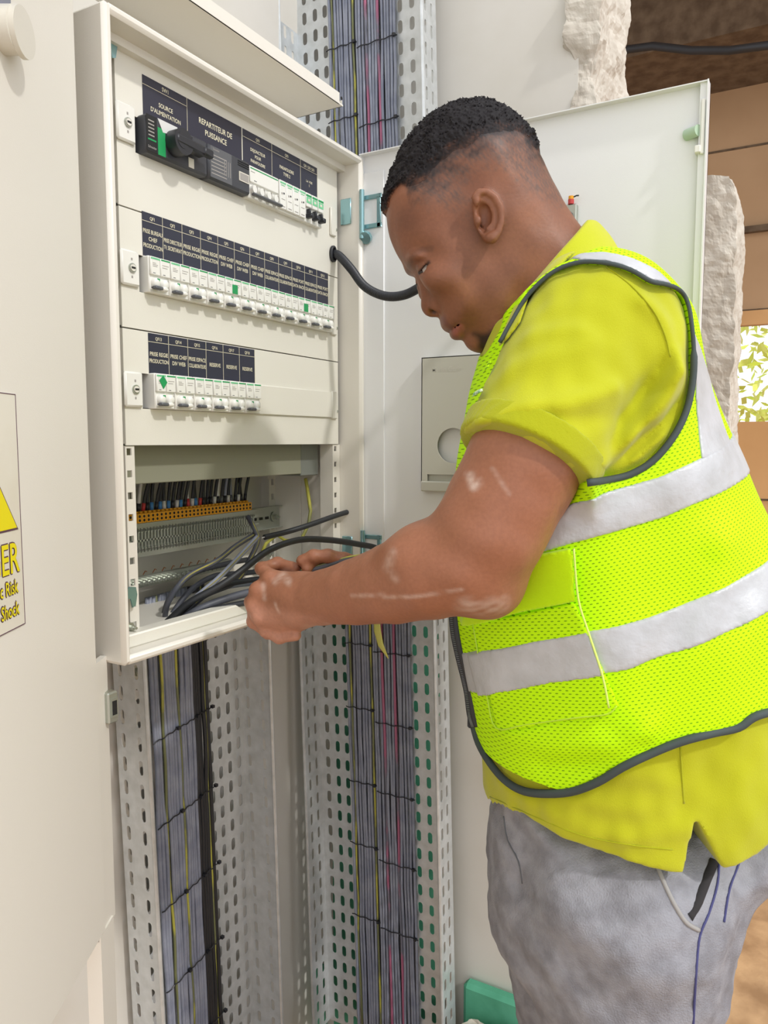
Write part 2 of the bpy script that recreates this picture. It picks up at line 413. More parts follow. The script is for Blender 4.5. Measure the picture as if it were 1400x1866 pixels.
# ================================================================= ENCLOSURE
EX0, EX1, EZ0, EZ1, EYF = -.054, .522, -.270, .508, -.045
enc = thing('electrical_enclosure', 'cream wall-mounted distribution enclosure standing open with rows of breakers', 'electrical cabinet', (EX0, WY, EZ0))
b = MB(); t = .014
b.box(EX0, EX0+t, EYF, WY-.002, EZ0, EZ1, bev=.005)            # left side
b.box(EX1-t, EX1, EYF, WY-.002, EZ0, EZ1, bev=.005)            # right side
b.box(EX0+t*.5, EX1-t*.5, EYF, WY-.002, EZ1-.012, EZ1, bev=.004)       # top
b.box(EX0+t*.5, EX1-t*.5, EYF, WY-.002, EZ0, EZ0+.012, bev=.004)       # bottom
b.box(EX0+t, EX1-t, WY-.012, WY-.002, EZ0+.012, EZ1-.012)      # back
b.build('body', cream, enc, angle=40)
b = MB()                                                       # inner front lip seen at the bottom
b.box(EX0+t, EX1-t, -.020, .004, EZ0+.012, EZ0+.030, bev=.002)
b.build('bottom_lip', plate_m, enc, angle=40)
b = MB(); b.box(EX0+t, EX1-t, -.012, .006, EZ1-.022, EZ1-.012); b.box(EX0+t, EX0+t+.028, .004, .007, EZ0+.03, EZ1-.022); b.build('inner_flange', cream, enc)
# front uprights with square holes
for (x0, x1, h0, h1) in ((.000, .0155, .0025, .0105), (.484, .5075, .489, .4965)):
    u_ = MB(); zs = [EZ0+.03+.0285*k for k in range(9)]
    u_.box(x0, h0, .002, .0045, EZ0+.012, 0); u_.box(h1, x1, .002, .0045, EZ0+.012, 0)
    pz = EZ0+.012
    for z in zs:
        u_.box(h0, h1, .002, .0045, pz, z); pz = z+.009
    u_.box(h0, h1, .002, .0045, pz, 0); u_.box(x0, x0+.0015, .0045, .03, EZ0+.012, 0)
    u_.build('upright', cream, enc)
for (x0, x1) in ((.485, .505),):
    u_ = MB(); h0, h1 = x0+.006, x1-.006; pz = EZ0+.012; u_.box(x0, h0, .15, .152, pz, .0); u_.box(h1, x1, .15, .152, pz, .0)
    for z in [EZ0+.02+.0285*k for k in range(9)]: u_.box(h0, h1, .15, .152, pz, z); pz = z+.012
    u_.box(h0, h1, .15, .152, pz, 0); u_.build('upright', cream, enc)
# front plates with an aperture for the devices
def fplate(z0, z1, a0, a1, az0, az1, x0=0.0, x1=.5):
    p = MB(); y0, y1 = 0.0, .0022; g = .0009
    p.box(x0, a0, y0, y1, z0+g, z1-g); p.box(a1, x1, y0, y1, z0+g, z1-g); p.box(a0, a1, y0, y1, az1, z1-g); p.box(a0, a1, y0, y1, z0+g, az0)
    p.box(x0, x1, y1, .012, z0+g, z0+g+.002); p.box(x0, x0+.002, y1, .012, z0+g, z1-g)
    return p.build('front_plate', plate_m, enc)
def lockplate(pl, z0, z1):
    q = MB(); q.box(-.003+.0, .0275, -.0055, -.0001, z0, z1, bev=.0025); o = q.build('lock_plate', white_m, enc, angle=40)
    c = ((.0135), (z0+z1)/2); k = MB(); k.cyl((c[0], -.0055, c[1]), (c[0], -.0075, c[1]), .0058, galv2, 24); k.cyl((c[0], -.0075, c[1]), (c[0], -.0085, c[1]), .0042, cream, 24)
    k.box(c[0]-.0032, c[0]+.0032, -.0089, -.0085, c[1]-.0012, c[1]+.0012, dark_m)
    k.build('lock', None, o)
    k = MB(); k.box(c[0]-.0012, c[0]+.0012, -.0058, -.0055, c[1]+.0095, c[1]+.0125); k.box(c[0]-.0012, c[0]+.0012, -.0058, -.0055, c[1]-.0125, c[1]-.0095); k.build('lock_mark', greymark, o)
p1_ = fplate(.300, .498, .030, .442, .372, .4165)
p2_ = fplate(.150, .300, .030, .474, .1985, .2455)
p3_ = fplate(.000, .150, .030, .262, .0485, .0945)
lockplate(p1_, .379, .425); lockplate(p2_, .203, .247); lockplate(p3_, .050, .095)
for (z0, z1) in ((.372, .4165), (.1985, .2455), (.0485, .0945)):   # raised clip on the right of every row
    q = MB(); xx = .474; q.box(xx, xx+.017, -.0045, 0, z0-.002, z1+.002, bev=.0015); q.build('side_clip', plate_m, enc, angle=40)
    q = MB(); q.cyl((.4965, -.0012, z0+.012), (.4965, 0, z0+.012), .0024, galv2, 14); q.build('screw', None, enc)
q = MB(); q.box(.262, .475, -.0035, 0, .0485, .0945, bev=.001); q.build('blanking_strip', plate_m, enc, angle=40)
# corner brackets, screws, latch catch
def bracket(px, py, flip):
    s = -1 if flip else 1; c = at(px, py, Y=-.002); q = MB()
    pts = [(-.018, 0), (-.008, .008), (.002, .006), (.004, -.004), (.001, -.018), (-.004, -.02), (-.007, -.008), (-.018, -.006)]
    q.poly([(c.x+x, -.006, c.z+z*1.0) for x, z in pts], (0, 1, 0), .002); q.build('corner_bracket', zinc, enc)
bracket(205, 78, False); bracket(242, 1078, False)
q = MB(); bolt(q, (-.006, -.003, EZ0+.035), (0, -1, 0), .004); q.build('screw', galv2, enc)
# cover strip lying on the roof
cs = MB(); cx1 = .462
cs.box(-.16, cx1, -.038, .060, EZ1+.068, EZ1+.0705); cs.box(-.16, cx1-.012, -.0385, -.036, EZ1+.068, EZ1+.086); cs.box(-.16, cx1, .0585, .0605, EZ1+.062, EZ1+.0705)
cs.box(cx1-.0015, cx1, -.036, .0585, EZ1+.068, EZ1+.078)
q = cs.build('cover_strip', cream)
tag(q, 'folded cream steel cover strip fixed above the open enclosure', 'cover strip')
q2 = MB(); q2.cyl((cx1-.006, -.0392, EZ1+.079), (cx1-.006, -.0385, EZ1+.079), .0028, dark_m, 14); q2.build('hole', None, q)
# wireway that carries it back to the wall
sp = MB(); sp.box(.10, .13, .03, WY, EZ1+.0705, EZ1+.09); sp.build('support_arm', cream, q)

# ---- label cards
def lettered(parent, name, mbL): return mbL.build(name, letter_m, parent)
def card(x0, x1, z0, z1, head, lines, y=-.0006, hl=True, hh=.0042, th=.0046):
    c = MB(); c.box(x0+.0003, x1-.0003, y, -.0001, z0, z1, label_m); o = c.build('label_card', None, enc)
    L = MB(); yy = y-.0002; cx = (x0+x1)/2; w_ = x1-x0
    if head: text(L, head, (cx, yy, z1-.0085), hh, w_*.8, bold=.00014)
    if hl: L.box(x0, x1, yy, y, z1-.0115, z1-.0109)
    L.box(x1-.0006, x1, yy, y, z0, z1)
    n = len(lines); zc = (z0+z1-.011)/2+.0 if hl else (z0+z1)/2
    dz = th*1.75
    for k, s in enumerate(lines): text(L, s, (cx, yy, zc+((n-1)/2-k)*dz-th*.4), th, w_*.93, bold=.00013)
    L.build('lettering', letter_m, o)
    return o
ZT, ZB = .473, .4175
card(.044, .124, ZB, ZT, 'SW1', ['SOURCE', "D'ALIMENTATION"], hh=.0052, th=.0055)
card(.124, .2385, ZB, ZT, None, ['REPARTITEUR DE', 'PUISSANCE'], hl=False, th=.0075)
card(.2405, .311, ZB, ZT, 'QF0', ['DISJONCTEUR', 'POUR', 'PARAFOUDRE'], th=.0046)
card(.311, .388, ZB, ZT, 'QF0', ['PARAFOUDRE', 'TYPE 2'], th=.005)
card(.388, .437, ZB, ZT, 'QB1 QB2 QB3', ['L.A  VOIE', 'S'], th=.0036)
R2 = [['PRISE BUREAU', 'CHEF', 'PRODUCTION'], ['PRISE DIRECTEUR', 'TV, SECRETARIAT'], ['PRISE REGIE', 'PRODUCTION'], ['PRISE REGIE', 'PRODUCTION'],
      ['PRISE CHEF', 'DIV WEB'], ['PRISE CHEF', 'DIV WEB'], ['PRISE CHEF', 'DIV WEB'], ['PRISE ESPACE', 'COLLABORATEURS'], ['PRISE ESPACE', 'COLLABORATEURS'],
      ['PRISE PORT', 'DATA RACK'], ['PRISE ESPACE', 'COLLABORATEURS'], ['PRISE PORT', 'DATA RACK']]
for i, l_ in enumerate(R2): card(.037+.036*i, .073+.036*i, .2465, .302, 'QF%d' % (i+1), l_, th=.0052)
R3 = [['PRISE REGIE', 'PRODUCTION'], ['PRISE CHEF', 'DIV WEB'], ['PRISE ESPACE', 'COLLABORATEURS'], ['RESERVE'], ['RESERVE'], ['RESERVE']]
for i, l_ in enumerate(R3): card(.042+.0365*i, .0785+.0365*i, .0955, .148, 'QF%d' % (i+13), l_, th=.0052)

# ---- two-pole breakers
def make_breaker():
    t_ = thing('circuit_breaker', '', 'circuit breaker', (0, 0, 0)); W = .0177; H = .0465
    I = Matrix.Identity(4)
    def P(o): o.matrix_parent_inverse = I; return o
    b = MB(); b.box(-W, W, -.010, .03, 0, H, bev=.0012); P(b.build('housing', white_m, t_, angle=40))
    b = MB(); b.box(-W+.0005, -.0006, -.0135, -.0098, .0225, H-.001, bev=.0008); b.box(.0002, W-.0005, -.0135, -.0098, .0225, H-.001, bev=.0008); P(b.build('marking_face', white_m, t_, angle=40))
    m_ = MB(); y = -.0137
    m_.box(-W+.001, -.001, y, -.0134, H-.0045, H-.0022, lgreen_m); m_.box(.001, W-.001, y, -.0134, H-.0040, H-.0022, green_m)
    for (x, z, wd) in ((-.014, .037, .006), (-.014, .035, .009), (-.014, .033, .008), (.003, .0365, .011), (.003, .0335, .009), (-.0135, .0245, .004), (.004, .0245, .004)): m_.box(x, x+wd, y, -.0134, z, z+.0007, greymark if z > .03 else dgrey)
    text(m_, 'Schneider', (-.009, y-.0001, H-.0041), .0016, .013, lgreen_m); P(m_.build('printed_marks', None, t_))
    for s in (-1, 1):
        k = MB(); n = 14; cx = s*.0078-.001; r = .0085
        prof = [(r*math.cos(a)*.75, r*.82*math.sin(a)) for a in [2*math.pi*i/20 for i in range(20)]]
        k.add([(cx+x, -.010, .0125+z) for x, z in prof]+[(cx+x*.93, -.0155, .0125+z*.93) for x, z in prof]+[(cx+x*.45, -.0175, .0125+z*.45) for x, z in prof],
              [(i, (i+1) % 20, 20+(i+1) % 20, 20+i) for i in range(20)]+[(20+i, 20+(i+1) % 20, 40+(i+1) % 20, 40+i) for i in range(20)]+[tuple(range(40, 60))])
        P(k.build('toggle', white_m, t_, smooth=True))
        g = MB(); 
        if s < 0: g.box(cx-.001, cx+.0035, -.0171, -.0165, .0145, .0178, green_m)
        else: g.tube([(cx+.0042*math.cos(a), -.0162, .0125+.006*math.sin(a)) for a in [(-60+12*i)*math.pi/180 for i in range(11)]], .0004, greymark, n=6)
        P(g.build('indicator', None, t_))
    l = MB(); l.box(-.0155, -.002, -.0205, -.0125, .0035, .0078, bev=.0012); l.box(-.0168, -.0150, -.0185, -.0130, .0046, .0066); P(l.build('lever', lev, t_, angle=40))
    l = MB(); l.box(-.002, .0075, -.020, -.0125, .0032, .0082, bev=.0014); P(l.build('lever_tip', white_m, t_, angle=40))
    return t_
proto = make_breaker()
for i in range(12):
    loc = (.037+.018+.036*i, 0, .1988)
    lab = 'white two-pole breaker under the QF%d label card' % (i+1)
    if i in (4, 9): lab = 'white two-pole breaker with green sticker under the QF%d label card' % (i+1)
    if i == 0: proto.location = loc; proto['label'] = lab; proto['group'] = 'two-pole breakers in the rows'; o = proto
    else: o = dup(proto, loc, lab)
    if i in (4, 9):
        s_ = MB(); s_.box(-.003, .0085, -.0142, -.0137, .0235, .0365, green_m); s_ = s_.build('sticker', None, o); s_.matrix_parent_inverse = Matrix.Identity(4)
for i in range(6):
    o = dup(proto, (.042+.018+.0365*i, 0, .049), 'white two-pole breaker under the QF%d label card' % (i+13))
    if i == 0:
        s_ = MB(); s_.poly([(-.013, -.0142, .037), (-.006, -.0142, .044), (.001, -.0142, .035), (-.006, -.0142, .026)], (0, .0005, 0), 1, green_m); s_ = s_.build('sticker', None, o); s_.matrix_parent_inverse = Matrix.Identity(4)
        o['label'] = 'white two-pole breaker with tilted green sticker under the QF13 card'
# ---- top row devices
sw = thing('rotary_switch', 'black rotary isolator with green flash under the SW1 label', 'switch', (.03, 0, .372))
b = MB(); b.box(.034, .1465, -.016, .03, .372, .4195, bev=.003); b.build('housing', dgrey, sw, angle=40)
m_ = MB(); y = -.0164
m_.box(.034, .052, y, -.016, .374, .4185, dark_m); m_.box(.053, .066, y-.0002, -.016, .374, .408, green_m)
m_.box(.036, .050, y-.0002, y, .3875, .3895, green_m)
m_.poly([(.053, y-.0001, .419), (.088, y-.0001, .419), (.088, y-.0001, .4075), (.062, y-.0001, .404)], (0, -1, 0), .0002, wht)
for k in range(5): m_.box(.037+.0, .047, y-.0002, y, .393+.0045*k, .3945+.0045*k, greymark)
text(m_, 'Schneider', (.043, y-.0003, .378), .003, .016, greymark); m_.box(.108, .118, y-.0004, -.016, .375, .3875, signw)
for k in range(4): m_.box(.100+.0045*k, .103+.0045*k, y-.0002, -.0163, .4145, .4155, dark_m)
m_.build('printed_marks', None, sw)
d_ = MB(); d_.cyl((.082, -.016, .396), (.082, -.0345, .396), .0165, n=32); d_.cyl((.084, -.0205, .396), (.084, -.024, .396), .0125, n=28); d_.build('dial', blackp, sw, angle=40)
for k in range(4):
    q = MB(); a = math.radians(200+25*k); q.cyl((.084+.014*math.cos(a), -.0210, .396+.014*math.sin(a)), (.084+.014*math.cos(a), -.0216, .396+.014*math.sin(a)), .0013, wht, 10); q.build('dial_mark', None, sw)
h = MB(); Mh = Matrix.Translation((.084, -.026, .397)) @ Matrix.Rotation(math.radians(2), 4, 'Y')
h.box(-.016, .040, -.010, .006, -.0065, .0065, bev=.0028, M=Mh); h.box(.034, .052, -.0115, -.002, -.0055, .0055, bev=.002, M=Mh); h.cyl(Mh @ Vector((-.004, .004, 0)), Mh @ Vector((-.004, -.009, 0)), .0105, n=24); h.build('handle', blackp, sw, angle=40)
pb = thing('distribution_block', 'dark grey power distribution block under the REPARTITEUR DE PUISSANCE card', 'distribution block', (.1475, 0, .372))
b = MB(); b.box(.1475, .2385, -.016, .03, .372, .4195, bev=.003); b.build('housing', dgrey, pb, angle=40)
m_ = MB(); m_.box(.151, .196, y, -.016, .375, .4175, lev)
for k in range(6): m_.box(.153, .185, y-.0002, y, .380+.005*k, .3813+.005*k, greymark)
for k in range(4): m_.box(.180+.004*k, .1808+.004*k, y-.0002, y, .384, .405, greymark)
text(m_, 'Schneider', (.163, y-.0003, .4125), .0028, .016, greymark)
m_.box(.212, .234, y-.0006, -.016, .387, .400, signw); m_.box(.2135, .2325, y-.0009, y-.0006, .3885, .3985, greymark)
for k in range(3): m_.box(.210, .235, y-.0003, -.016, .408+.003*k, .4093+.003*k, dark_m)
m_.build('printed_marks', None, pb)
fb = thing('four_pole_breaker', 'white four-pole breaker with long grey lever under the first QF0 card', 'circuit breaker', (.275, 0, .372))
b = MB(); b.box(.2395, .311, -.010, .03, .371, .4185, bev=.0012); b.box(.2402, .3105, -.0135, -.009, .394, .4175, bev=.0008); b.build('housing', white_m, fb, angle=40)
m_ = MB(); m_.box(.2415, .309, -.0138, -.0134, .4135, .4150, green_m); m_.box(.2425, .252, -.0138, -.0134, .409, .4098, greymark); m_.box(.250, .256, -.0138, -.0134, .397, .3978, dgrey); m_.build('printed_marks', None, fb)
for k in range(4):
    q = MB(); q.tube([(.249+.0175*k, -.0085, .3845), (.249+.0175*k, -.0165, .3845)], .0058, n=20); q.build('toggle', white_m, fb, angle=40)
    q = MB(); q.tube([(.2505+.0175*k+.0035*math.cos(a), -.0168, .3845+.005*math.sin(a)) for a in [(-70+16*j)*math.pi/180 for j in range(10)]], .0005, greymark, n=6); q.build('toggle_rim', None, fb)
q = MB(); q.box(.2420, .3125, -.0215, -.0135, .3735, .3775, bev=.0015); q.build('lever', lev, fb, angle=40)
sa = thing('surge_arrester', 'white four-module surge arrester under the PARAFOUDRE TYPE 2 card', 'surge arrester', (.347, 0, .372))
b = MB(); b.box(.3112, .383, -.010, .03, .371, .4185, bev=.001); b.build('housing', white_m, sa, angle=40)
for k in range(4):
    x = .3125+.0177*k; q = MB(); q.box(x, x+.0168, -.0145, -.0098, .374, .4175, bev=.0008); c = q.build('cartridge', white_m, sa, angle=40)
    q = MB(); q.box(x+.001, x+.0158, -.0149, -.0144, .4125, .4150, lgreen_m); q.box(x+.003, x+.013, -.0149, -.0144, .4095, .4105, lgreen_m)
    q.box(x+.004, x+.007, -.0149, -.0144, .396, .3985, greymark); q.box(x+.009, x+.012, -.0149, -.0144, .397, .3995, dgrey); q.box(x+.004, x+.013, -.0149, -.0144, .3885, .3892, greymark); q.box(x+.004, x+.013, -.0147, -.0144, .377, .3785, greymark); q.build('printed_marks', None, c)
mini = None
for k in range(3):
    if k == 0:
        mini = thing('mini_breaker', '', 'circuit breaker', (0, 0, 0)); I = Matrix.Identity(4)
        b = MB(); b.box(-.0086, .0086, -.010, .03, 0, .047, bev=.001); b.box(-.008, .008, -.014, -.009, .024, .0465, bev=.0008); b.build('housing', white_m, mini, angle=40)
        b = MB(); b.box(-.0075, .0075, -.0144, -.0139, .0405, .0435, green_m); b.box(-.007, .007, -.0144, -.0139, .030, .0395, lgreen_m); b.box(-.003, .003, -.0146, -.0143, .033, .037, signw); b.build('printed_marks', None, mini)
        b = MB(); b.box(-.004, .0045, -.022, -.009, .006, .0135, bev=.0012); b.box(-.0025, .0015, -.018, -.009, .012, .021, bev=.001); b.build('lever', blackp, mini, angle=40)
        for ch in mini.children: ch.matrix_parent_inverse = I
        mini.location = (.3925, 0, .371); o = mini
    else: o = dup(mini, (.3925+.0177*k, 0, .371))
    o['label'] = ['slim single breaker with black lever beside the surge arrester', 'slim single breaker with black lever, middle of the three', 'slim single breaker with black lever ending the top row'][k]; o['group'] = 'slim breakers ending the top row'

# ---- inside of the open compartment
du = thing('wiring_duct', 'grey-green metal duct across the top of the open compartment', 'duct', (.24, .03, -.05))
b = MB(); b.box(.012, .424, .030, .10, -.052, .006, bev=.001); b.build('duct_cover', greyplate, du)
b = MB(); b.box(.424, .478, .030, .11, -.056, .006, bev=.0015); b.build('end_box', mat('duct_end', (120, 124, 118), .4), du)
din = thing('terminal_rail', 'zinc mounting rail carrying the orange terminals', 'rail', (.25, .15, -.14))
b = MB(); b.box(-.03, .500, .138, .1395, -.160, -.118); b.box(-.03, .500, .130, .138, -.1195, -.118); b.box(-.03, .500, .130, .138, -.160, -.1585); b.build('rail', galv2, din)
b = MB()
for k in range(3): b.box(.42+.018*k, .43+.018*k, .1372, .138, -.142, -.137)
b.build('slots', dark_m, din); b = MB(); bolt(b, (.482, .137, -.139), (0, -1, 0), .006); b.build('bolt', galv2, din)
# perforated earth bar in front of the rail
eb = MB(); slotted(eb, .33, .00705, [.006+.0066*k for k in range(48)], .007, .0042, .0046, M=frame(.075, .112, -.1315, (1, 0, 0), (0, 1, 0), (0, 0, 1)))
slotted(eb, .33, .00705, [.006+.0066*k for k in range(48)], .007, .0042, .0046, M=frame(.075, .112, -.162, (1, 0, 0), (0, 1, 0), (0, 0, 1)))
for k in range(48): eb.box(.079+.0066*k, .0815+.0066*k, .112, .1135, -.1545, -.1315)
eb.box(.075, .405, .112, .1135, -.1245, -.119); eb.box(.075, .405, .112, .1135, -.1455, -.1425); eb.box(.075, .405, .112, .137, -.119, -.1175); eb.box(.075, .405, .112, .137, -.1685, -.167)
eb.box(.075, .405, .112, .1135, -.167, -.162)
tag(eb.build('slotted_bar', galv2), 'long slotted metal bar below the orange terminals', 'bar')
# orange terminals, each with its wire
TX0, TX1, NT = .065, .385, 36
def tname(): return 'orange terminal in the strip below the grey duct'
bt = MB(); bt.box(-.0041, .0041, -.012, .012, 0, .014, orange_m); bt.cyl((-.0, -.0123, .004), (0, -.0119, .004), .0022, dark_m, 8); bt.cyl((0, -.0123, .010), (0, -.0119, .010), .0022, dark_m, 8)
bt.box(-.0025, .0025, -.006, .006, .014, .017, orange_m)
base = bt.build('terminal_block', None)
tag(base, tname(), 'terminal', 'orange terminals')
tw = (TX1-TX0)/NT
for k in range(NT):
    o = base if k == 0 else base.copy()
    if k: COL.objects.link(o)
    o.location = (TX0+tw*(k+.5), .124, -.1170); o['label'] = 'orange terminal in the strip below the grey duct, '+ORD[k]+' from the left'
rnd = random.Random(4)
for k in range(NT):
    x = TX0+tw*(k+.5); fer = [wht, red_m, blackp, blue_m, blackp, wht, blackp, blackp, red_m, blue_m, blue_m][rnd.randrange(11)] if k < 24 else [blackp, wht, blackp, lev][rnd.randrange(4)]
    q = MB(); dx = rnd.uniform(.004, .010); dy = rnd.uniform(-.01, .01); mm = blackc if rnd.random() < .66 else (greyc if rnd.random() < .5 else wht)
    pts = [(x+dx*s*s, .124+dy*s, -.100+.055*s) for s in [j/6 for j in range(7)]]
    q.tube(pts, .0027, mm, n=7); q.cyl((x, .124, -.101), (x+dx*.05, .124+dy*.2, -.088), .0030, fer, 8)
    tag(q.build('terminal_wire', None, smooth=True), 'short wire into the orange terminal strip, '+ORD[k]+' from the left', 'wire', 'wires into the orange terminals')
# brass screw terminals
sb = thing('screw_terminal_bar', 'low bar of shiny screw terminals near the bottom of the compartment', 'terminal bar', (.2, .15, -.21))
b = MB(); b.box(.08, .36, .140, .150, -.222, -.205); b.build('bar', galv2, sb)
for k in range(24):
    x = .085+.0105*k; q = MB(); q.cyl((x, .141, -.2135), (x, .132, -.2135), .0046, n=10); q.cyl((x, .132, -.2135), (x, .1295, -.2135), .0028, n=6); q.build('screw', galv2, sb)
for k in range(12):
    x = .09+.02*k; q = MB(); q.tube([(x, .138, -.202), (x+.003, .136, -.196), (x+.008, .138, -.198)], .0008, n=6); q.build('strand', copper, sb)
b = MB(); bolt(b, (.478, .1490, -.21), (0, -1, 0), .006); b.build('bolt', galv2, sb)
# vertical bracket plate in the back right
b = MB(); b.box(.5035, .5065, .09, .15, EZ0+.012, -.055); b.box(.478, .5065, .148, .150, -.066, -.058); tag(b.build('bracket_plate', cream), 'cream bracket plate at the back right of the compartment', 'bracket')
# yellow-green earth wire on the right
yg = MB(); yg.tube([at(557, 872, Y=.06), at(561, 895, Y=.06), at(566, 930, Y=.05), at(563, 955, Y=.05), at(548, 985, Y=.06), at(520, 985, Y=.09), at(505, 975, Y=.12), at(485, 990, Y=.13), at(476, 1010, Y=.135)], .0033, n=8)
tag(yg.build('earth_wire', yelc, smooth=True), 'yellow-green earth wire hanging down from the grey duct', 'wire')
# loose cables coming up from the floor of the compartment
def loose(pts, r, m, lab, name='loose_cable', stripe=None, cut=True, smooth=True):
    P = [at(p[0], p[1], Y=p[2]) for p in pts]
    # catmull-rom
    Q = []
    for i in range(len(P)-1):
        p0 = P[max(0, i-1)]; p1 = P[i]; p2 = P[i+1]; p3 = P[min(len(P)-1, i+2)]
        for s in range(8):
            t = s/8; Q.append(.5*((2*p1)+(p2-p0)*t+(2*p0-5*p1+4*p2-p3)*t*t+(3*p1-p0-3*p2+p3)*t**3))
    Q.append(P[-1]); q = MB(); q.tube(Q, r, n=12); o = q.build(name, m, smooth=True); tag(o, lab, 'cable')
    if stripe:
        s_ = MB(); s_.tube([p+Vector((-.3, -.9, .45)).normalized()*(r*.82) for p in Q], r*.32, n=6); s_.build('stripe', stripe, o, smooth=True)
    return o, Q
A_, Q = loose([(668, 924, -.02), (620, 937, -.01), (560, 958, .005), (520, 970, .02), (482, 979, .03)], .0047, blackc, 'thick black cable end pointing up right above the worker\'s hands')
q = MB(); e_ = Vector(Q[0])-Vector(Q[1]); e_.normalize(); q.cyl(Q[0], Vector(Q[0])+e_*.0006, .0043, copper, 10); q.build('cut_end', None, A_)
q = MB(); e_ = (Vector(Q[-1])-Vector(Q[-2])).normalized(); q.cyl(Q[-1], Vector(Q[-1])+e_*.006, .0012, wht, 8); q.build('bare_core', None, A_)
B_, _ = loose([(302, 1136, .06), (345, 1098, .03), (400, 1068, .0), (440, 1040, -.015), (490, 1003, -.03), (545, 984, -.045), (600, 984, -.06), (655, 992, -.07), (690, 1000, -.08), (740, 1025, -.09)], .0052, blackc, 'long black cable arching over the worker\'s left hand')
loose([(300, 1130, .08), (308, 1095, .06), (340, 1052, .04), (395, 1022, .03), (430, 995, .03), (462, 975, .03)], .0042, darkc, 'grey cable with yellow stripe rising to a stripped end', stripe=stripem)
loose([(310, 1138, .07), (350, 1095, .04), (400, 1052, .02), (440, 1010, .01), (470, 978, .0)], .0042, greyc, 'grey cable with yellow stripe in front of the loose bundle', stripe=stripem)
loose([(320, 1136, .06), (370, 1088, .03), (430, 1060, .02), (455, 1020, .02), (470, 985, .02), (462, 960, .03), (452, 942, .05)], .0042, darkc, 'grey cable bending up to the slotted bar', stripe=stripem)
for k, (pp, mm, lab) in enumerate([
    ([(297, 1128, .10), (312, 1085, .09), (352, 1045, .08), (410, 1028, .07), (450, 1020, .07)], darkc, 'dark cable looping left behind the loose bundle'),
    ([(315, 1142, .05), (360, 1112, .02), (410, 1092, .0), (465, 1077, -.03), (520, 1068, -.06)], darkc, 'dark cable lying flat toward the left hand, lower one'),
    ([(305, 1140, .07), (350, 1100, .04), (400, 1070, .02), (450, 1058, .0), (510, 1052, -.04)], blackc, 'black cable lying flat toward the left hand, upper one'),
    ([(325, 1140, .04), (370, 1115, .01), (420, 1104, -.01), (470, 1094, -.04)], blackc, 'black cable lowest on the compartment edge'),
    ([(330, 1128, .08), (380, 1080, .07), (430, 1066, .06), (490, 1062, .03)], greyc, 'grey cable running flat behind the black ones'),
    ([(310, 1125, .09), (345, 1078, .08), (390, 1050, .07), (440, 1045, .06), (480, 1040, .05)], darkc, 'dark grey cable rising behind the loose bundle')]):
    loose(pp, .0045 if k != 1 else .006, mm, lab)

# ================================================================= DOOR OF THE ENCLOSURE (parts of it)
DX = .524
dr = MB(); DY0, DY1, DZ0, DZ1 = -.040, -.616, -.268, .512
dr.box(DX, DX+.003, DY1, DY0, DZ0, DZ1)
dr.box(DX-.016, DX+.003, DY1, DY1+.002, DZ0, DZ1); dr.box(DX-.010, DX+.003, DY0-.002, DY0, DZ0, DZ1)
dr.box(DX-.014, DX+.003, DY1, DY0, DZ1-.0015, DZ1); dr.box(DX-.014, DX+.003, DY1, DY0, DZ0, DZ0+.0015)
dr.box(DX-.010, DX-.008, DY1+.002, DY1+.012, DZ0, DZ1)
dr.box(DX-.0035, DX, DY0-.045, DY0-.002, DZ0+.01, DZ1-.03, bev=.001)
door = dr.build('door', door_m, enc, angle=40)
# hinge
for hz in (.418, -.19):
    h = MB(); h.box(EX1-.018, EX1-.0155, -.026, -.004, hz-.025, hz+.02, bev=.001)
    h.cyl((DX-.014, DY0-.006, hz-.052), (DX-.014, DY0-.006, hz+.032), .0045, n=14); h.box(DX-.007, DX-.004, DY0-.006, DY0-.040, hz+.016, hz+.024, bev=.001)
    h.box(DX-.007, DX-.004, DY0-.006, DY0-.040, hz-.034, hz-.026, bev=.001); h.box(DX-.007, DX-.004, DY0-.040, DY0-.032, hz-.034, hz+.024, bev=.001)
    h.cyl((DX-.014, DY0-.012, hz-.052), (DX-.008, DY0-.012, hz-.048), .011, n=18); h.cyl((DX-.008, DY0-.036, hz+.02), (DX-.006, DY0-.036, hz+.02), .003, wht if 0 else None, n=10)
    h.build('hinge', zinc, enc, angle=40)
# latch at the free edge
h = MB(); lc = at(1275, 245, X=DX-.006); h.box(DX-.015, DX-.004, DY1+.004, DY1+.009, lc.z-.03, lc.z+.045, bev=.001); h.box(DX-.018, DX-.003, DY1+.008, DY1+.016, lc.z-.028, lc.z-.018, bev=.001); h.build('latch', white_m, enc)
h = MB(); h.cyl((DX-.001, DY1+.030, lc.z+.004), (DX-.012, DY1+.012, lc.z+.004), .008, n=16); h.build('latch_pin', mat('pale_green_latch', (180, 205, 180), .3), enc, angle=40)
# earthing stud with wires on the door
ec = at(1046, 388, X=DX-.004)
h = MB(); h.box(DX-.012, DX, ec.y-.006, ec.y+.012, ec.z-.03, ec.z+.012, galv2, bev=.0015); h.cyl((DX-.012, ec.y+.004, ec.z-.005), (DX-.018, ec.y+.004, ec.z-.005), .005, dgrey, 10)
h.cyl((DX-.010, ec.y+.003, ec.z+.012), (DX-.010, ec.y+.003, ec.z+.019), .0045, red_m, 12); h.cyl((DX-.010, ec.y+.003, ec.z+.019), (DX-.010, ec.y+.003, ec.z+.024), .004, orange_m, 12)
h.build('door_lock_mechanism', None, enc)
h = MB(); h.tube([(DX-.009, ec.y-.014+.016*math.cos(a)+.008, ec.z-.002+.026*math.sin(a)) for a in [math.radians(100-14*k) for k in range(15)]], .0011, n=6); h.build('lock_wire', blackp, enc, smooth=True)
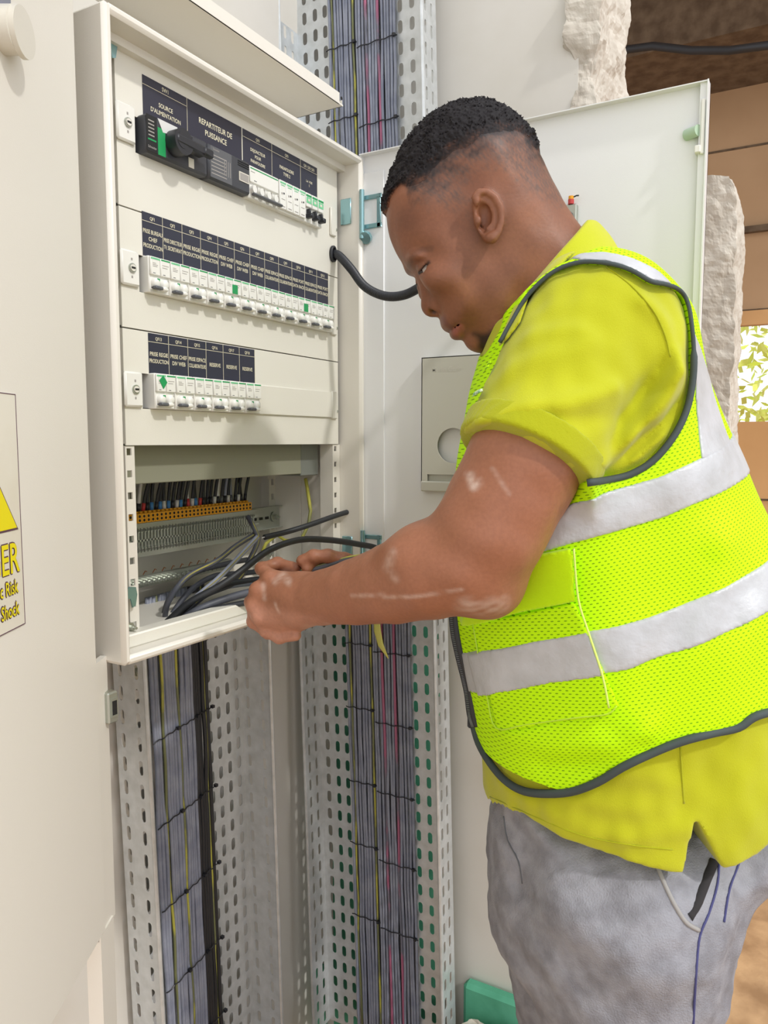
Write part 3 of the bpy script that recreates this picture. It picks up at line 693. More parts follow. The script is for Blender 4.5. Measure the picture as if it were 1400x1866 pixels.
# document pocket
c0 = at(769, 652, X=DX-.012); c1 = at(771, 895, X=DX-.012)
dp = thing('document_pocket', 'grey plastic document pocket on the inside of the open door', 'document holder', (DX, c0.y, c1.z))
PW = .24; y1 = c0.y; y0 = y1-PW; q = MB(); cyc = at(826, 812, X=DX-.012); rr = .030
def holed(q, y0, y1, z0, z1, cy, cz, r, xa, xb):
    n = 40; S = [(cy+r*math.cos(2*math.pi*i/n), cz+r*math.sin(2*math.pi*i/n)) for i in range(n)]
    def out(a):
        c, s = math.cos(a), math.sin(a); t = min(((y1-cy)/c if c > 0 else (y0-cy)/c) if abs(c) > 1e-6 else 9, ((z1-cz)/s if s > 0 else (z0-cz)/s) if abs(s) > 1e-6 else 9); return (cy+c*t, cz+s*t)
    O = [out(2*math.pi*i/n) for i in range(n)]
    vs = [(xa, a, b_) for a, b_ in S]+[(xa, a, b_) for a, b_ in O]+[(xb, a, b_) for a, b_ in S]+[(xb, a, b_) for a, b_ in O]
    fs = []
    for i in range(n):
        j = (i+1) % n; fs += [(i, j, n+j, n+i), (2*n+j, 2*n+i, 3*n+i, 3*n+j), (j, i, 2*n+i, 2*n+j), (n+i, n+j, 3*n+j, 3*n+i)]
    q.add(vs, fs)
    for (a, b_) in ((y0, z0), (y0, z1), (y1, z0), (y1, z1)):
        k = sorted(range(n), key=lambda i: (O[i][0]-a)**2+(O[i][1]-b_)**2)[:2]
        q.add([(xa, a, b_), (xa,)+O[k[0]], (xa,)+O[k[1]]], [(0, 1, 2)])
holed(q, y0, y1, c1.z+.045, c0.z, cyc.y, cyc.z, rr, DX-.013, DX-.0115)
q.box(DX-.013, DX, y0, y1, c0.z-.0015, c0.z); q.box(DX-.013, DX, y1-.0015, y1, c1.z, c0.z)
q.box(DX-.015, DX-.001, y0, y1, c1.z, c1.z+.018, bev=.002); q.box(DX-.013, DX-.0115, y0, y1, c1.z+.03, c1.z+.045)
q.box(DX-.013, DX-.0115, y1-.012, y1, c1.z+.018, c1.z+.03); q.box(DX-.006, DX-.001, y0, y1, c1.z, c1.z+.04)
q.build('pocket_shell', pocket_m, dp)
q = MB(); text(q, 'Merlin Gerin', (DX-.0133, c0.y-.048, c0.z-.0255), .0085, .055, ax=(0, -1, 0), nrm=(-1, 0, 0), wfac=1.0, bold=.0003); q.build('embossed_lettering', mat('embossed', (208, 206, 196), .4), dp)
# corrugated conduit from the plate to the door
ring = MB(); rc = at(606, 463, Y=-.001)
for k in range(2): ring.tube([(rc.x+.0075*math.cos(a), -.002-.002*k, rc.z+.0125*math.sin(a)) for a in [2*math.pi*i/20 for i in range(21)]], .0022, n=8)
cdt = thing('corrugated_conduit', 'black corrugated conduit looping from the enclosure to its door', 'conduit', tuple(rc))
ring.build('grommet', blackp, cdt, smooth=True)
cp = [at(606, 463, Y=0.005), at(618, 466, Y=-.015), at(640, 490, Y=-.05), at(665, 522, Y=-.085), at(700, 539, Y=-.125), at(735, 538, Y=-.165), at(768, 522, Y=-.205), at(800, 500, Y=-.245), at(850, 470, Y=-.30), at(930, 430, Y=-.36), at(1030, 400, Y=-.405)]
for i_ in range(len(cp)):
    p = cp[i_]
    if p.x > DX-.012: cp[i_] = Vector((DX-.012, p.y, p.z))
Q = []
for i in range(len(cp)-1):
    p0 = cp[max(0, i-1)]; p1 = cp[i]; p2 = cp[i+1]; p3 = cp[min(len(cp)-1, i+2)]
    for s in range(28):
        t = s/28; Q.append(.5*((2*p1)+(p2-p0)*t+(2*p0-5*p1+4*p2-p3)*t*t+(3*p1-p0-3*p2+p3)*t**3))
# resample evenly, ribbed radius
L = [0]
for i in range(1, len(Q)): L.append(L[-1]+(Q[i]-Q[i-1]).length)
step = .00085; n = int(L[-1]/step); R = []; j = 0
for k in range(n):
    s = k*step
    while j < len(L)-2 and L[j+1] < s: j += 1
    R.append(Q[j].lerp(Q[j+1], (s-L[j])/max(1e-9, L[j+1]-L[j])))
q = MB(); q.tube(R, [.0078 if (k % 4) < 2 else .0067 for k in range(n)], n=14); q.build('hose', blackp, cdt, smooth=True)

# ================================================================= LEFT CABINET WITH THE DANGER SIGN
LC = -.342
def Lp(d, l, z): return Vector((CAM[0]+FH[0]*d+RT[0]*l, CAM[1]+FH[1]*d+RT[1]*l, z))
ML = frame(CAM[0]+RT[0]*LC, CAM[1]+RT[1]*LC, 0, tuple(FH), tuple(RT*-1), (0, 0, 1))   # x: depth, y: away from the camera, z up
lc_ = thing('metal_cabinet', 'tall cream metal cabinet with danger sign in the left foreground', 'electrical cabinet', (CAM[0]+RT[0]*LC+FH[0]*.5, CAM[1]+RT[1]*LC+FH[1]*.5, -.594))
b = MB(); b.box(.05, .898, 0, .16, -.594, 1.1, bev=.004, M=ML); b.build('body', cream, lc_, angle=40)
b = MB(); b.box(.884, .928, .002, .02, FLOOR, -.594, M=ML); b.box(.884, .940, .004, .012, -.60, -.26, M=ML); b.build('rear_leg', cream, lc_)
kx = at(10, 55, X=0); dk = .725
b = MB(); b.cyl(ML @ Vector((dk, 0, .372)), ML @ Vector((dk, -.014, .372)), .020, n=32); b.cyl(ML @ Vector((dk+.004, -.014, .372)), ML @ Vector((dk+.004, -.019, .372)), .0215, n=32); b.build('knob', mat('cream_knob', (214, 210, 198), .3), lc_, angle=40)
b = MB(); b.box(dk-.02, dk+.014, -.003, 0, .385, .43, M=ML); b.build('knob_plate', mat('grey_plate', (130, 132, 145), .4), lc_)
sg = thing('danger_sign', 'yellow and white danger sign stuck on the left cabinet', 'sign', tuple(ML @ Vector((.62, -.001, -.166))))
SD0, SD1, SZ0, SZ1 = .535, .7195, -.1665, .0495
b = MB(); b.box(SD0, SD1, -.0008, -.0001, SZ0, SZ1, signw, M=ML); b.build('sign_sheet', None, sg)
def LM(x, y, z): return ML @ Vector((x, y, z))
b = MB(); o_ = .0008
for (x0, x1, z0, z1) in ((SD0, SD1, SZ0, SZ0+o_), (SD0, SD1, SZ1-o_, SZ1), (SD0, SD0+o_, SZ0, SZ1), (SD1-o_, SD1, SZ0, SZ1)): b.box(x0, x1, -.0011, -.0008, z0, z1, M=ML)
b.build('outline', sign_line, sg)
sc_ = (SD0+SD1)/2; dax = tuple(FH)
tri = [(sc_-.083, -.0735), (sc_+.083, -.0735), (sc_, .038)]
b = MB(); b.poly([LM(sc_-.086, -.0010, -.0755), LM(sc_+.086, -.0010, -.0755), LM(sc_, -.0010, .041)], RT, .0002, sign_line); b.poly([LM(x, -.0013, z) for x, z in tri], RT, .0002, yellow_m)
b.poly([LM(sc_+x, -.0016, -.03+z) for x, z in ((-.004, .035), (.012, .035), (.004, .008), (.012, .008), (-.006, -.032), (-.001, -.004), (-.010, -.004))], RT, .0002, dark_m)
b.build('warning_triangle', None, sg)
def ltxt(s, xr, z, h, off=0, mw=None):
    q = MB(); text(q, s, LM(xr, -.0010, z), h, mw, sign_line, ax=dax, up=(0, 0, 1), nrm=tuple(RT*-1), align='r', wfac=.78, bold=.0011)
    text(q, s, LM(xr, -.0014, z), h, mw, yellow_m, ax=dax, up=(0, 0, 1), nrm=tuple(RT), align='r', wfac=.78, bold=.0003)
    return q
T_ = MB(); T_.merge(ltxt('DANGER', .7125, -.114, .0275)); T_.merge(ltxt('Electric Risk', .708, -.1335, .0125)); T_.merge(ltxt('of Shock', .7085, -.154, .0125)); T_.build('lettering', None, sg)
# small bracket on the post left of the tray
lb = at(201, 1288, D=.935); q = MB(); q.box(lb.x-.008, lb.x+.008, lb.y-.006, lb.y+.008, lb.z-.02, lb.z+.02, bev=.002); q.box(lb.x-.004, lb.x+.006, lb.y-.0075, lb.y-.005, lb.z-.012, lb.z+.012); o = q.build('latch', galv2, lc_)
q = MB(); q.box(lb.x-.003, lb.x+.004, lb.y-.0078, lb.y-.0074, lb.z-.009, lb.z+.009); q.build('latch_slot', dark_m, o)
q = MB(); q.tube([at(686, 1120, X=.62), at(688, 1150, X=.615), at(694, 1175, X=.612), at(708, 1200, X=.612)], [.008, .0085, .007, .001], n=10, flat=.0008, up=(-1, 0, 0)); tag(q.build('marker_strip', mat('pale_yellow_strip', (225, 222, 120), .5), smooth=True), 'pale yellow marker strip curling in front of the corner tray cables', 'marker strip')
# cable hanging in the back room, sunlit trees beyond the opening
bc = MB(); bc.tube([at(1120, 105, X=2.35), at(1145, 90, X=2.35), at(1190, 84, X=2.35), at(1260, 92, X=2.35), at(1330, 92, X=2.35), at(1420, 80, X=2.35)], .014, n=10); tag(bc.build('ceiling_cable', blackc, smooth=True), 'black cable slung under the ceiling of the back room', 'cable')
def tree(x, y, seed, lab):
    t_ = thing('tree', lab, 'tree', (x, y, FLOOR)); rn = random.Random(seed)
    b = MB(); b.tube([(x, y, FLOOR), (x+.03, y+.02, -.2), (x+.05, y-.03, .5), (x, y, 1.2)], [.05, .045, .035, .02], n=8)
    for k in range(8):
        a = rn.uniform(0, 6.28); z = rn.uniform(-.1, .8); b.tube([(x, y, z), (x+.2*math.cos(a), y+.2*math.sin(a), z+.15), (x+.4*math.cos(a), y+.4*math.sin(a), z+.2)], [.012, .008, .004], n=5)
    b.build('trunk', bark_m, t_, smooth=True); c = MB()
    for k in range(2600):
        p = Vector((x+rn.gauss(0, .3), y+rn.gauss(0, .38), rn.uniform(-.5, 1.1))); a = Vector((rn.gauss(0, 1), rn.gauss(0, 1), rn.gauss(0, 1))).normalized(); q_ = a.orthogonal().normalized(); s = rn.uniform(.025, .06)
        c.add([p-a*s, p+q_*s*.4, p+a*s, p-q_*s*.4], [(0, 1, 2, 3)])
    c.build('foliage', leaf_m, t_)
tree(4.6, -.85, 1, 'sunlit yellow-green tree just beyond the opening'); tree(7.2, -1.5, 2, 'sunlit yellow-green tree farther off beyond the opening')
rk = rough_block(.50, .665, -.42, -.215, FLOOR, -1.15, (26, 26, 26), .03, 21); tag(rk.build('rubble', concrete, smooth=False), 'lump of broken concrete on the floor below the right tray', 'rubble')
# ================================================================= THE PERSON
D0 = .95       # depth of the mid plane; person space: a = to the worker's back, w = away from the near side, z up
PM = frame(CAM[0]+FH[0]*D0, CAM[1]+FH[1]*D0, CAM[2], tuple(RT), tuple(FH), (0, 0, 1))
def pw(px, py, w=0.):
    p = np.array(at(px, py, D=D0+w))-CAM
    return np.array([p @ RT, w, p[2]])
def mid(pts, w=0.): return np.array([pw(x, y, w)[[0, 2]] for x, y in pts])

class Map2:
    def __init__(s, fn, lo, hi, h=.0015):
        s.lo = np.array(lo); s.h = h; nx = int((hi[0]-lo[0])/h)+2; nz = int((hi[1]-lo[1])/h)+2
        A, Z = np.meshgrid(s.lo[0]+h*np.arange(nx), s.lo[1]+h*np.arange(nz), indexing='ij'); s.g = fn(A.ravel(), Z.ravel()).reshape(nx, nz).astype(np.float32)
    def __call__(s, a, z):
        u = np.clip((a-s.lo[0])/s.h, 0, s.g.shape[0]-1.001); v = np.clip((z-s.lo[1])/s.h, 0, s.g.shape[1]-1.001)
        i = u.astype(int); j = v.astype(int); fu = u-i; fv = v-j; g = s.g
        return (g[i, j]*(1-fu)+g[i+1, j]*fu)*(1-fv)+(g[i, j+1]*(1-fu)+g[i+1, j+1]*fu)*fv
def segd(a, z, P, closed):
    best = np.full(a.shape, 1e9); n = len(P)
    for i in range(n if closed else n-1):
        p = P[i]; q = P[(i+1) % n]; d = q-p; t = np.clip(((a-p[0])*d[0]+(z-p[1])*d[1])/(d@d+1e-12), 0, 1)
        best = np.minimum(best, (a-p[0]-t*d[0])**2+(z-p[1]-t*d[1])**2)
    return np.sqrt(best)
def inside(a, z, P):
    c = np.zeros(a.shape, bool); n = len(P)
    for i in range(n):
        p = P[i]; q = P[(i+1) % n]
        if p[1] == q[1]: continue
        c ^= ((p[1] > z) != (q[1] > z)) & (a < (q[0]-p[0])*(z-p[1])/(q[1]-p[1])+p[0])
    return c
def crom(P, k=5, closed=True):
    P = np.array(P, float); n = len(P); out = []
    for i in range(n if closed else n-1):
        g = (lambda j: P[j % n]) if closed else (lambda j: P[min(max(j, 0), n-1)])
        p0, p1, p2, p3 = g(i-1), g(i), g(i+1), g(i+2)
        for s in range(k):
            t = s/k; out.append(.5*((2*p1)+(p2-p0)*t+(2*p0-5*p1+4*p2-p3)*t*t+(3*p1-p0-3*p2+p3)*t**3))
    if not closed: out.append(P[-1])
    return np.array(out)
def polymap(P, h=.002, pad=.09, smooth=True):     # signed distance, positive inside
    Q = crom(P, 4) if smooth else np.array(P)
    lo = Q.min(0)-pad; hi = Q.max(0)+pad
    return Map2(lambda a, z: np.where(inside(a, z, Q), 1, -1)*segd(a, z, Q, True), lo, hi, h)
def rbf(pts, w, lo, hi):       # smooth scalar field through control values
    P = np.array([pw(x, y, w)[[0, 2]] for x, y, _ in pts]); V = np.array([v for *_, v in pts])
    def f(a, z):
        d2 = (a[:, None]-P[:, 0])**2+(z[:, None]-P[:, 1])**2; k = 1/(d2+.0004)**1.6; return (k*V).sum(1)/k.sum(1)
    return Map2(f, lo, hi, .004)
def smin(a, b, k): h = np.clip(.5+.5*(b-a)/k, 0, 1); return b+(a-b)*h-k*h*(1-h)
def smax(a, b, k): return -smin(-a, -b, k)
def sph(p, c, r): return np.sqrt((p[0]-c[0])**2+(p[1]-c[1])**2+(p[2]-c[2])**2)-r
def ell(p, c, r, R=None):
    d = [p[i]-c[i] for i in range(3)]
    if R is not None: d = [sum(R[j][i]*d[i] for i in range(3)) for j in range(3)]
    q = np.sqrt((d[0]/r[0])**2+(d[1]/r[1])**2+(d[2]/r[2])**2); return (q-1)*min(r)*.5+(q-1)*.5*np.mean(r)
def cone(p, A, B, r1, r2):
    A = np.array(A); B = np.array(B); d = B-A; L = d@d; t = np.clip(((p[0]-A[0])*d[0]+(p[1]-A[1])*d[1]+(p[2]-A[2])*d[2])/L, 0, 1)
    return np.sqrt((p[0]-A[0]-t*d[0])**2+(p[1]-A[1]-t*d[1])**2+(p[2]-A[2]-t*d[2])**2)-(r1+(r2-r1)*t)
def inflate(p, e, W, L, wc=0.):
    q = np.sqrt(np.maximum(0, 1-e/L)**2+((p[1]-wc)/W)**2)
    return (q-1)*np.minimum(L, W)
_rs = np.random.RandomState(3)
def wav(p, lam, seed, n=6):
    rs = np.random.RandomState(seed); s = 0
    for i in range(n):
        d = rs.normal(size=3); d /= np.linalg.norm(d); s = s+np.sin((p[0]*d[0]+p[1]*d[1]+p[2]*d[2])*2*np.pi/(lam*rs.uniform(.7, 1.4))+rs.uniform(0, 6.28))
    return s/n**.5
def nets(fn, lo, hi, h, B=16, marg=1.0):
    lo = np.array(lo, float); n = [int(math.ceil((hi[i]-lo[i])/h/B))*B+1 for i in range(3)]
    nb = [(m-1)//B for m in n]
    ci = np.stack(np.meshgrid(*[np.arange(q) for q in nb], indexing='ij'), -1).reshape(-1, 3)
    cc = lo+(ci*B+B/2)*h; dv = fn(tuple(cc.T)); rad = B*h*.87*marg+h*2
    F = np.zeros(n, np.float32)
    act = np.abs(dv) < rad*1.25
    sg = np.where(dv < 0, -1., 1.).astype(np.float32)
    for (i, j, k), s, ac in zip(ci, sg, act):
        if not ac: F[i*B:(i+1)*B+1, j*B:(j+1)*B+1, k*B:(k+1)*B+1] = s
    ai = ci[act]; o = np.stack(np.meshgrid(*[np.arange(B+1)]*3, indexing='ij'), -1).reshape(-1, 3)
    for c in range(0, len(ai), 64):
        ch = ai[c:c+64]; P = lo+(ch[:, None, :]*B+o[None])*h; v = fn(tuple(P.reshape(-1, 3).T)).reshape(len(ch), B+1, B+1, B+1)
        for (i, j, k), q in zip(ch, v): F[i*B:(i+1)*B+1, j*B:(j+1)*B+1, k*B:(k+1)*B+1] = q
    S = F < 0
    cnt = np.zeros([m-1 for m in n], np.int8)
    for dx in (0, 1):
        for dy in (0, 1):
            for dz in (0, 1): cnt += S[dx:n[0]-1+dx, dy:n[1]-1+dy, dz:n[2]-1+dz]
    A = np.argwhere((cnt > 0) & (cnt < 8)); idx = np.full(cnt.shape, -1, np.int32); idx[tuple(A.T)] = np.arange(len(A))
    acc = np.zeros((len(A), 3)); num = np.zeros(len(A)); cor = [(x, y, z) for x in (0, 1) for y in (0, 1) for z in (0, 1)]
    val = {c: F[A[:, 0]+c[0], A[:, 1]+c[1], A[:, 2]+c[2]] for c in cor}
    for c in cor:
        for ax in range(3):
            if c[ax]: continue
            d = list(c); d[ax] = 1; d = tuple(d); f0 = val[c]; f1 = val[d]; m = (f0 < 0) != (f1 < 0)
            t = np.where(m, f0/np.where(m, f0-f1, 1), 0)
            pt = np.tile(np.array(c, float), (len(A), 1)); pt[:, ax] += t; acc += pt*m[:, None]; num += m
    V = lo+(A+acc/num[:, None])*h
    Q = []
    for ax in range(3):
        b, c = (ax+1) % 3, (ax+2) % 3
        s0 = [slice(None)]*3; s1 = [slice(None)]*3; s0[ax] = slice(0, -1); s1[ax] = slice(1, None)
        X = np.argwhere(S[tuple(s0)] != S[tuple(s1)]); X = X[(X[:, b] > 0) & (X[:, c] > 0) & (X[:, b] < n[b]-1) & (X[:, c] < n[c]-1)]
        neg = S[tuple(X.T)]
        def g(db, dc): Y = X.copy(); Y[:, b] += db; Y[:, c] += dc; return idx[tuple(Y.T)]
        q = np.stack([g(-1, -1), g(0, -1), g(0, 0), g(-1, 0)], 1); q[~neg] = q[~neg][:, ::-1]; Q.append(q)
    Q = np.concatenate(Q); Q = Q[(Q >= 0).all(1)]
    return V, Q
def mk(name, V, Q, m, parent=None, col=None, relax=1):
    if relax:
        E = np.concatenate([Q[:, [0, 1]], Q[:, [1, 2]], Q[:, [2, 3]], Q[:, [3, 0]]]); 
        for _ in range(relax):
            s = np.zeros_like(V); c = np.zeros(len(V))
            for x, y in ((0, 1), (1, 0)):
                np.add.at(s, E[:, x], V[E[:, y]]); np.add.at(c, E[:, x], 1)
            V = V*.5+.5*s/np.maximum(c, 1)[:, None]
    me = bpy.data.meshes.new(name); me.vertices.add(len(V)); me.vertices.foreach_set('co', V.astype(np.float32).ravel())
    me.loops.add(Q.size); me.loops.foreach_set('vertex_index', Q.ravel().astype(np.int32)); me.polygons.add(len(Q)); me.polygons.foreach_set('loop_start', np.arange(0, Q.size, 4, dtype=np.int32))
    me.polygons.foreach_set('loop_total', np.full(len(Q), 4, dtype=np.int32)) if hasattr(bpy.types.MeshPolygon, 'loop_total') and bpy.app.version < (4, 0) else None
    me.update(calc_edges=True); me.validate(); me.polygons.foreach_set('use_smooth', [True]*len(me.polygons)); me.materials.append(m)
    if col is not None:
        at_ = me.color_attributes.new('tint', 'FLOAT_COLOR', 'POINT'); c4 = np.ones((len(V), 4), np.float32); c4[:, :3] = col(V); at_.data.foreach_set('color', c4.ravel())
    o = bpy.data.objects.new(name, me); COL.objects.link(o)
    if parent is not None: o.parent = parent
    return o

# ---- head -------------------------------------------------------
HEAD = [(703, 372), (704, 395), (709, 427), (717, 449), (729, 470), (743, 487), (756, 500), (768, 516), (778, 535), (790, 560), (801, 580), (813, 598), (826, 608), (838, 613), (848, 617), (859, 626), (868, 631), (880, 638), (900, 644), (925, 630), (955, 600), (985, 540), (1018, 460), (1015, 395), (1005, 350), (997, 322), (985, 294), (966, 260), (944, 234), (920, 216), (896, 202), (864, 198), (832, 202), (800, 215), (771, 237), (743, 271), (729, 300), (713, 338)]
HP = mid(HEAD); hlo = HP.min(0)-.1; hhi = HP.max(0)+.1
he = polymap(HP, .0012, .1)
hW = rbf([(860, 215, .070), (880, 320, .0765), (960, 320, .070), (1005, 420, .06), (780, 400, .0675), (760, 300, .066), (890, 400, .0745), (805, 480, .0640), (768, 482, .0575), (775, 455, .062), (742, 470, .060), (720, 420, .062), (830, 545, .0620), (800, 540, .056), (818, 570, .049), (850, 592, .046), (900, 540, .0650), (870, 625, .030), (905, 620, .050), (940, 560, .062), (720, 340, .064)], 0, hlo, hhi)
hL = rbf([(710, 400, .050), (750, 480, .040), (790, 560, .034), (820, 600, .026), (870, 630, .028), (860, 200, .080), (740, 290, .075), (990, 320, .080), (960, 560, .05), (880, 400, .07)], 0, hlo, hhi)
EYE = pw(783, 494, -.0325)
def oval(pl, w0): return [pw(x, y, w0) for x, y in pl]
def tubef(p, P, r):
    d = None
    for i in range(len(P)-1):
        r1 = r if np.isscalar(r) else r[i]; r2 = r if np.isscalar(r) else r[i+1]
        q = cone(p, P[i], P[i+1], r1, r2); d = q if d is None else np.minimum(d, q)
    return d
HELIX = oval([(872, 372), (866, 360), (873, 350), (888, 349), (903, 360), (913, 380), (914, 403), (908, 422), (899, 436)], -.083)
ANTI = oval([(880, 364), (893, 372), (900, 390), (897, 408), (888, 418)], -.080)
eyewedge = polymap(mid([(764, 501), (777, 484), (781, 493), (773, 501)], -.03), .0008, .03, smooth=False)
def f_skull(p):
    return inflate(p, he(p[0], p[2]), hW(p[0], p[2]), hL(p[0], p[2]))
def f_head(p):
    a, w, z = p; m = (a, -np.abs(w), z)     # both sides alike
    f = f_skull(p)
    f = smin(f, cone(p, pw(938, 425), pw(1020, 540), .062, .068), .02)      # neck
    # brow, socket and lids
    f = smax(f, -sph(m, pw(766, 491, -.040), .0105), .012)
    f = smin(f, ell(m, pw(757, 474, -.028), (.008, .018, .0045)), .014)
    f = smin(f, ell(m, pw(800, 508, -.045), (.018, .014, .012)), .022)    # cheekbone
    lid = sph(m, EYE, .0138)
    f = smin(f, lid, .005)
    f = smax(f, -np.maximum(sph(m, EYE, .0175), np.maximum(-eyewedge(a, z), np.abs(m[1]-EYE[1]+.012)-.016)), .0015)
    # nose
    f = smin(f, cone(p, pw(777, 510), pw(787, 551), .0085, .0115), .012)
    f = smin(f, sph(p, pw(787.5, 559), .0122), .006)
    f = smin(f, ell(m, pw(799, 556, -.0135), (.0105, .0075, .0095)), .004)
    f = smax(f, -ell(m, pw(790, 568.5, -.0105), (.0062, .0055, .0048)), .002)
    # lips
    f = smin(f, ell(p, pw(820, 589), (.0105, .026, .0090)), .006)
    f = smax(f, -ell(p, pw(832, 597.5), (.0160, .030, .0016), R=np.array([[.83, 0, .56], [0, 1, 0], [-.56, 0, .83]])), .003)
    f = smin(f, ell(p, pw(833, 607.5), (.0088, .022, .0078)), .004)
    f = smin(f, ell(p, pw(872, 622), (.015, .018, .013)), .012)
    # ears
    e = ell(m, pw(889, 392, -.0755), (.0165, .0075, .0285), R=np.array([[.97, 0, .22], [0, 1, 0], [-.22, 0, .97]]))
    e = smin(e, tubef(m, HELIX, .0040), .0025); e = smin(e, sph(m, pw(893, 432, -.080), .0062), .006)
    e = smax(e, -ell(m, pw(885, 393, -.086), (.0105, .0150, .0195)), .002); e = smin(e, tubef(m, ANTI, .0022), .003)
    e = smax(e, -ell(m, pw(879, 404, -.081), (.0045, .009, .006)), .003)
    e = smin(e, ell(m, pw(871, 402, -.0775), (.0045, .005, .006)), .003)
    f = smin(f, e, .004)
    return f
# ---- arms -------------------------------------------------------
def J(px, py, D): return pw(px, py, D-D0)
LA = [(J(1085, 632, .835), .052), (J(955, 845, .766), .0575), (J(893, 965, .770), .0565), (J(852, 1020, .780), .0540), (J(790, 1040, .795), .0500), (J(720, 1062, .83), .0445), (J(650, 1078, .868), .0375), (J(590, 1089, .905), .0325), (J(553, 1093, .930), .0320)]
RA = [(J(1085, 632, 1.075), .052), (J(950, 1000, 1.12), .052), (J(860, 1062, 1.10), .047), (J(760, 1066, 1.06), .040), (J(690, 1058, 1.025), .0300)]
def finger(p, js, r):
    d = None
    for i in range(len(js)-1):
        q = cone(p, js[i], js[i+1], r*(1-.06*i), r*(1-.06*(i+1))); d = q if d is None else smin(d, q, .003)
    for i in range(1, len(js)-1): d = smin(d, sph(p, js[i], r*(1.04-.05*i)), .003)
    return d
LF = [([J(492, 1052, .950), J(478, 1036, .972), J(506, 1027, .985), J(539, 1035, .975)], .0090),
      ([J(470, 1075, .950), J(459, 1098, .980), J(478, 1128, .985), J(506, 1136, .968)], .0095),
      ([J(463, 1101, .948), J(463, 1132, .965), J(489, 1152, .963), J(521, 1152, .950)], .0092),
      ([J(473, 1124, .944), J(484, 1149, .950), J(510, 1162, .948), J(540, 1158, .938)], .0082)]
LT = ([J(545, 1070, .950), J(522, 1056, .978), J(538, 1050, .988), J(559, 1046, .975)], .0095)
RF = [([J(640, 1030, .995), J(598, 1016, .985), J(570, 1022, .972), J(560, 1036, .966)], .0090),
      ([J(645, 1046, 1.01), J(612, 1038, 1.0), J(590, 1046, .99), J(600, 1058, .985)], .0092),
      ([J(652, 1060, 1.02), J(622, 1060, 1.01), J(610, 1070, 1.0), J(625, 1078, 1.0)], .0090),
      ([J(660, 1072, 1.03), J(635, 1078, 1.02), J(628, 1084, 1.01), J(640, 1090, 1.01)], .0080)]
RTH = ([J(668, 1030, .985), J(628, 1020, .972), J(598, 1013, .968), J(572, 1014, .966), J(550, 1022, .968)], .0098)
def f_arm(p, ch):
    d = None
    for i in range(len(ch)-1):
        q = cone(p, ch[i][0], ch[i+1][0], ch[i][1], ch[i+1][1]); d = q if d is None else smin(d, q, .003)
    return d
def f_hands(p):
    # left hand
    f = cone(p, J(553, 1093, .930), J(530, 1090, .938), .031, .026)
    pal = None
    for (x, y, D, r), (x2, y2, D2, r2) in (((540, 1070, .940, .018), (494, 1056, .955, .013)), ((538, 1084, .938, .020), (476, 1078, .953, .0135)), ((538, 1098, .936, .021), (468, 1102, .950, .0130)), ((538, 1112, .936, .020), (476, 1125, .946, .0120))):
        q = cone(p, J(x, y, D), J(x2, y2, D2), r, r2); pal = q if pal is None else smin(pal, q, .010)
    f = smin(f, pal, .012); f = smin(f, cone(p, J(545, 1125, .945), J(505, 1143, .955), .017, .013), .012)
    g = None
    for js, r in LF: q = finger(p, js, r); g = q if g is None else smin(g, q, .0018)
    f = smin(f, g, .004); f = smin(f, finger(p, *LT), .004)
    # knuckles
    for js, r in LF: f = smin(f, sph(p, js[0]+np.array([0, -.0035, 0]), r*.98), .006)
    # right hand
    r_ = cone(p, J(690, 1058, 1.025), J(655, 1050, 1.012), .028, .024)
    for js, r in RF: r_ = smin(r_, cone(p, J(665, 1055, 1.015), js[0], .017, .012), .010)
    g = None
    for js, r in RF: q = finger(p, js, r); g = q if g is None else smin(g, q, .0018)
    r_ = smin(r_, g, .004); r_ = smin(r_, finger(p, *RTH), .005); r_ = smin(r_, ell(p, J(655, 1034, .995), (.018, .014, .014)), .01)
    return np.minimum(f, r_)
def f_body(p):
    f = f_head(p)
    f = smin(f, cone(p, pw(1030, 575), pw(1110, 800), .070, .09), .02)
    for ch in (LA, RA): f = smin(f, f_arm(p, ch), .02)
    h = f_hands(p); f = smin(f, h, .010)
    s = -1
    # elbow, muscle relief
    f = smin(f, sph(p, J(898, 1068, .785), .030), .03); f = smin(f, ell(p, J(800, 1010, .785), (.045, .030, .026)), .03)
    return f-.0003*wav(p, .03, 5)
lips = polymap(mid([(800, 582), (812, 580), (835, 588), (846, 590), (852, 600), (846, 611), (838, 619), (826, 620), (817, 604), (806, 595)]), .001, .06)
fade = polymap(mid([(740, 345), (745, 380), (760, 392), (800, 400), (850, 412), (858, 385), (850, 350), (880, 335), (920, 350), (960, 372), (1020, 375), (1010, 300), (940, 215), (860, 180), (760, 210), (715, 290)], -.05), .002, .1)
beard = polymap(mid([(856, 614), (866, 622), (872, 640), (910, 650), (930, 620), (900, 600), (880, 610), (860, 606)], -.01), .001, .08)
HR = mid([(703, 378), (712, 362), (728, 347), (736, 354), (742, 386), (760, 402), (800, 408), (838, 418), (858, 436), (864, 412), (860, 385), (856, 362), (868, 349), (888, 343), (912, 352), (930, 366), (960, 384), (1030, 398), (1060, 330), (1010, 200), (860, 130), (700, 190), (650, 330)], -.03)
hreg = polymap(HR, .0015, .08)
dens = polymap(mid([(690, 385), (712, 362), (735, 340), (765, 330), (800, 300), (850, 268), (900, 250), (950, 240), (985, 262), (990, 200), (860, 120), (690, 180), (650, 330)], -.03), .002, .1)
def ss(x, a, b): t = np.clip((x-a)/(b-a), 0, 1); return t*t*(3-2*t)
SK = lin
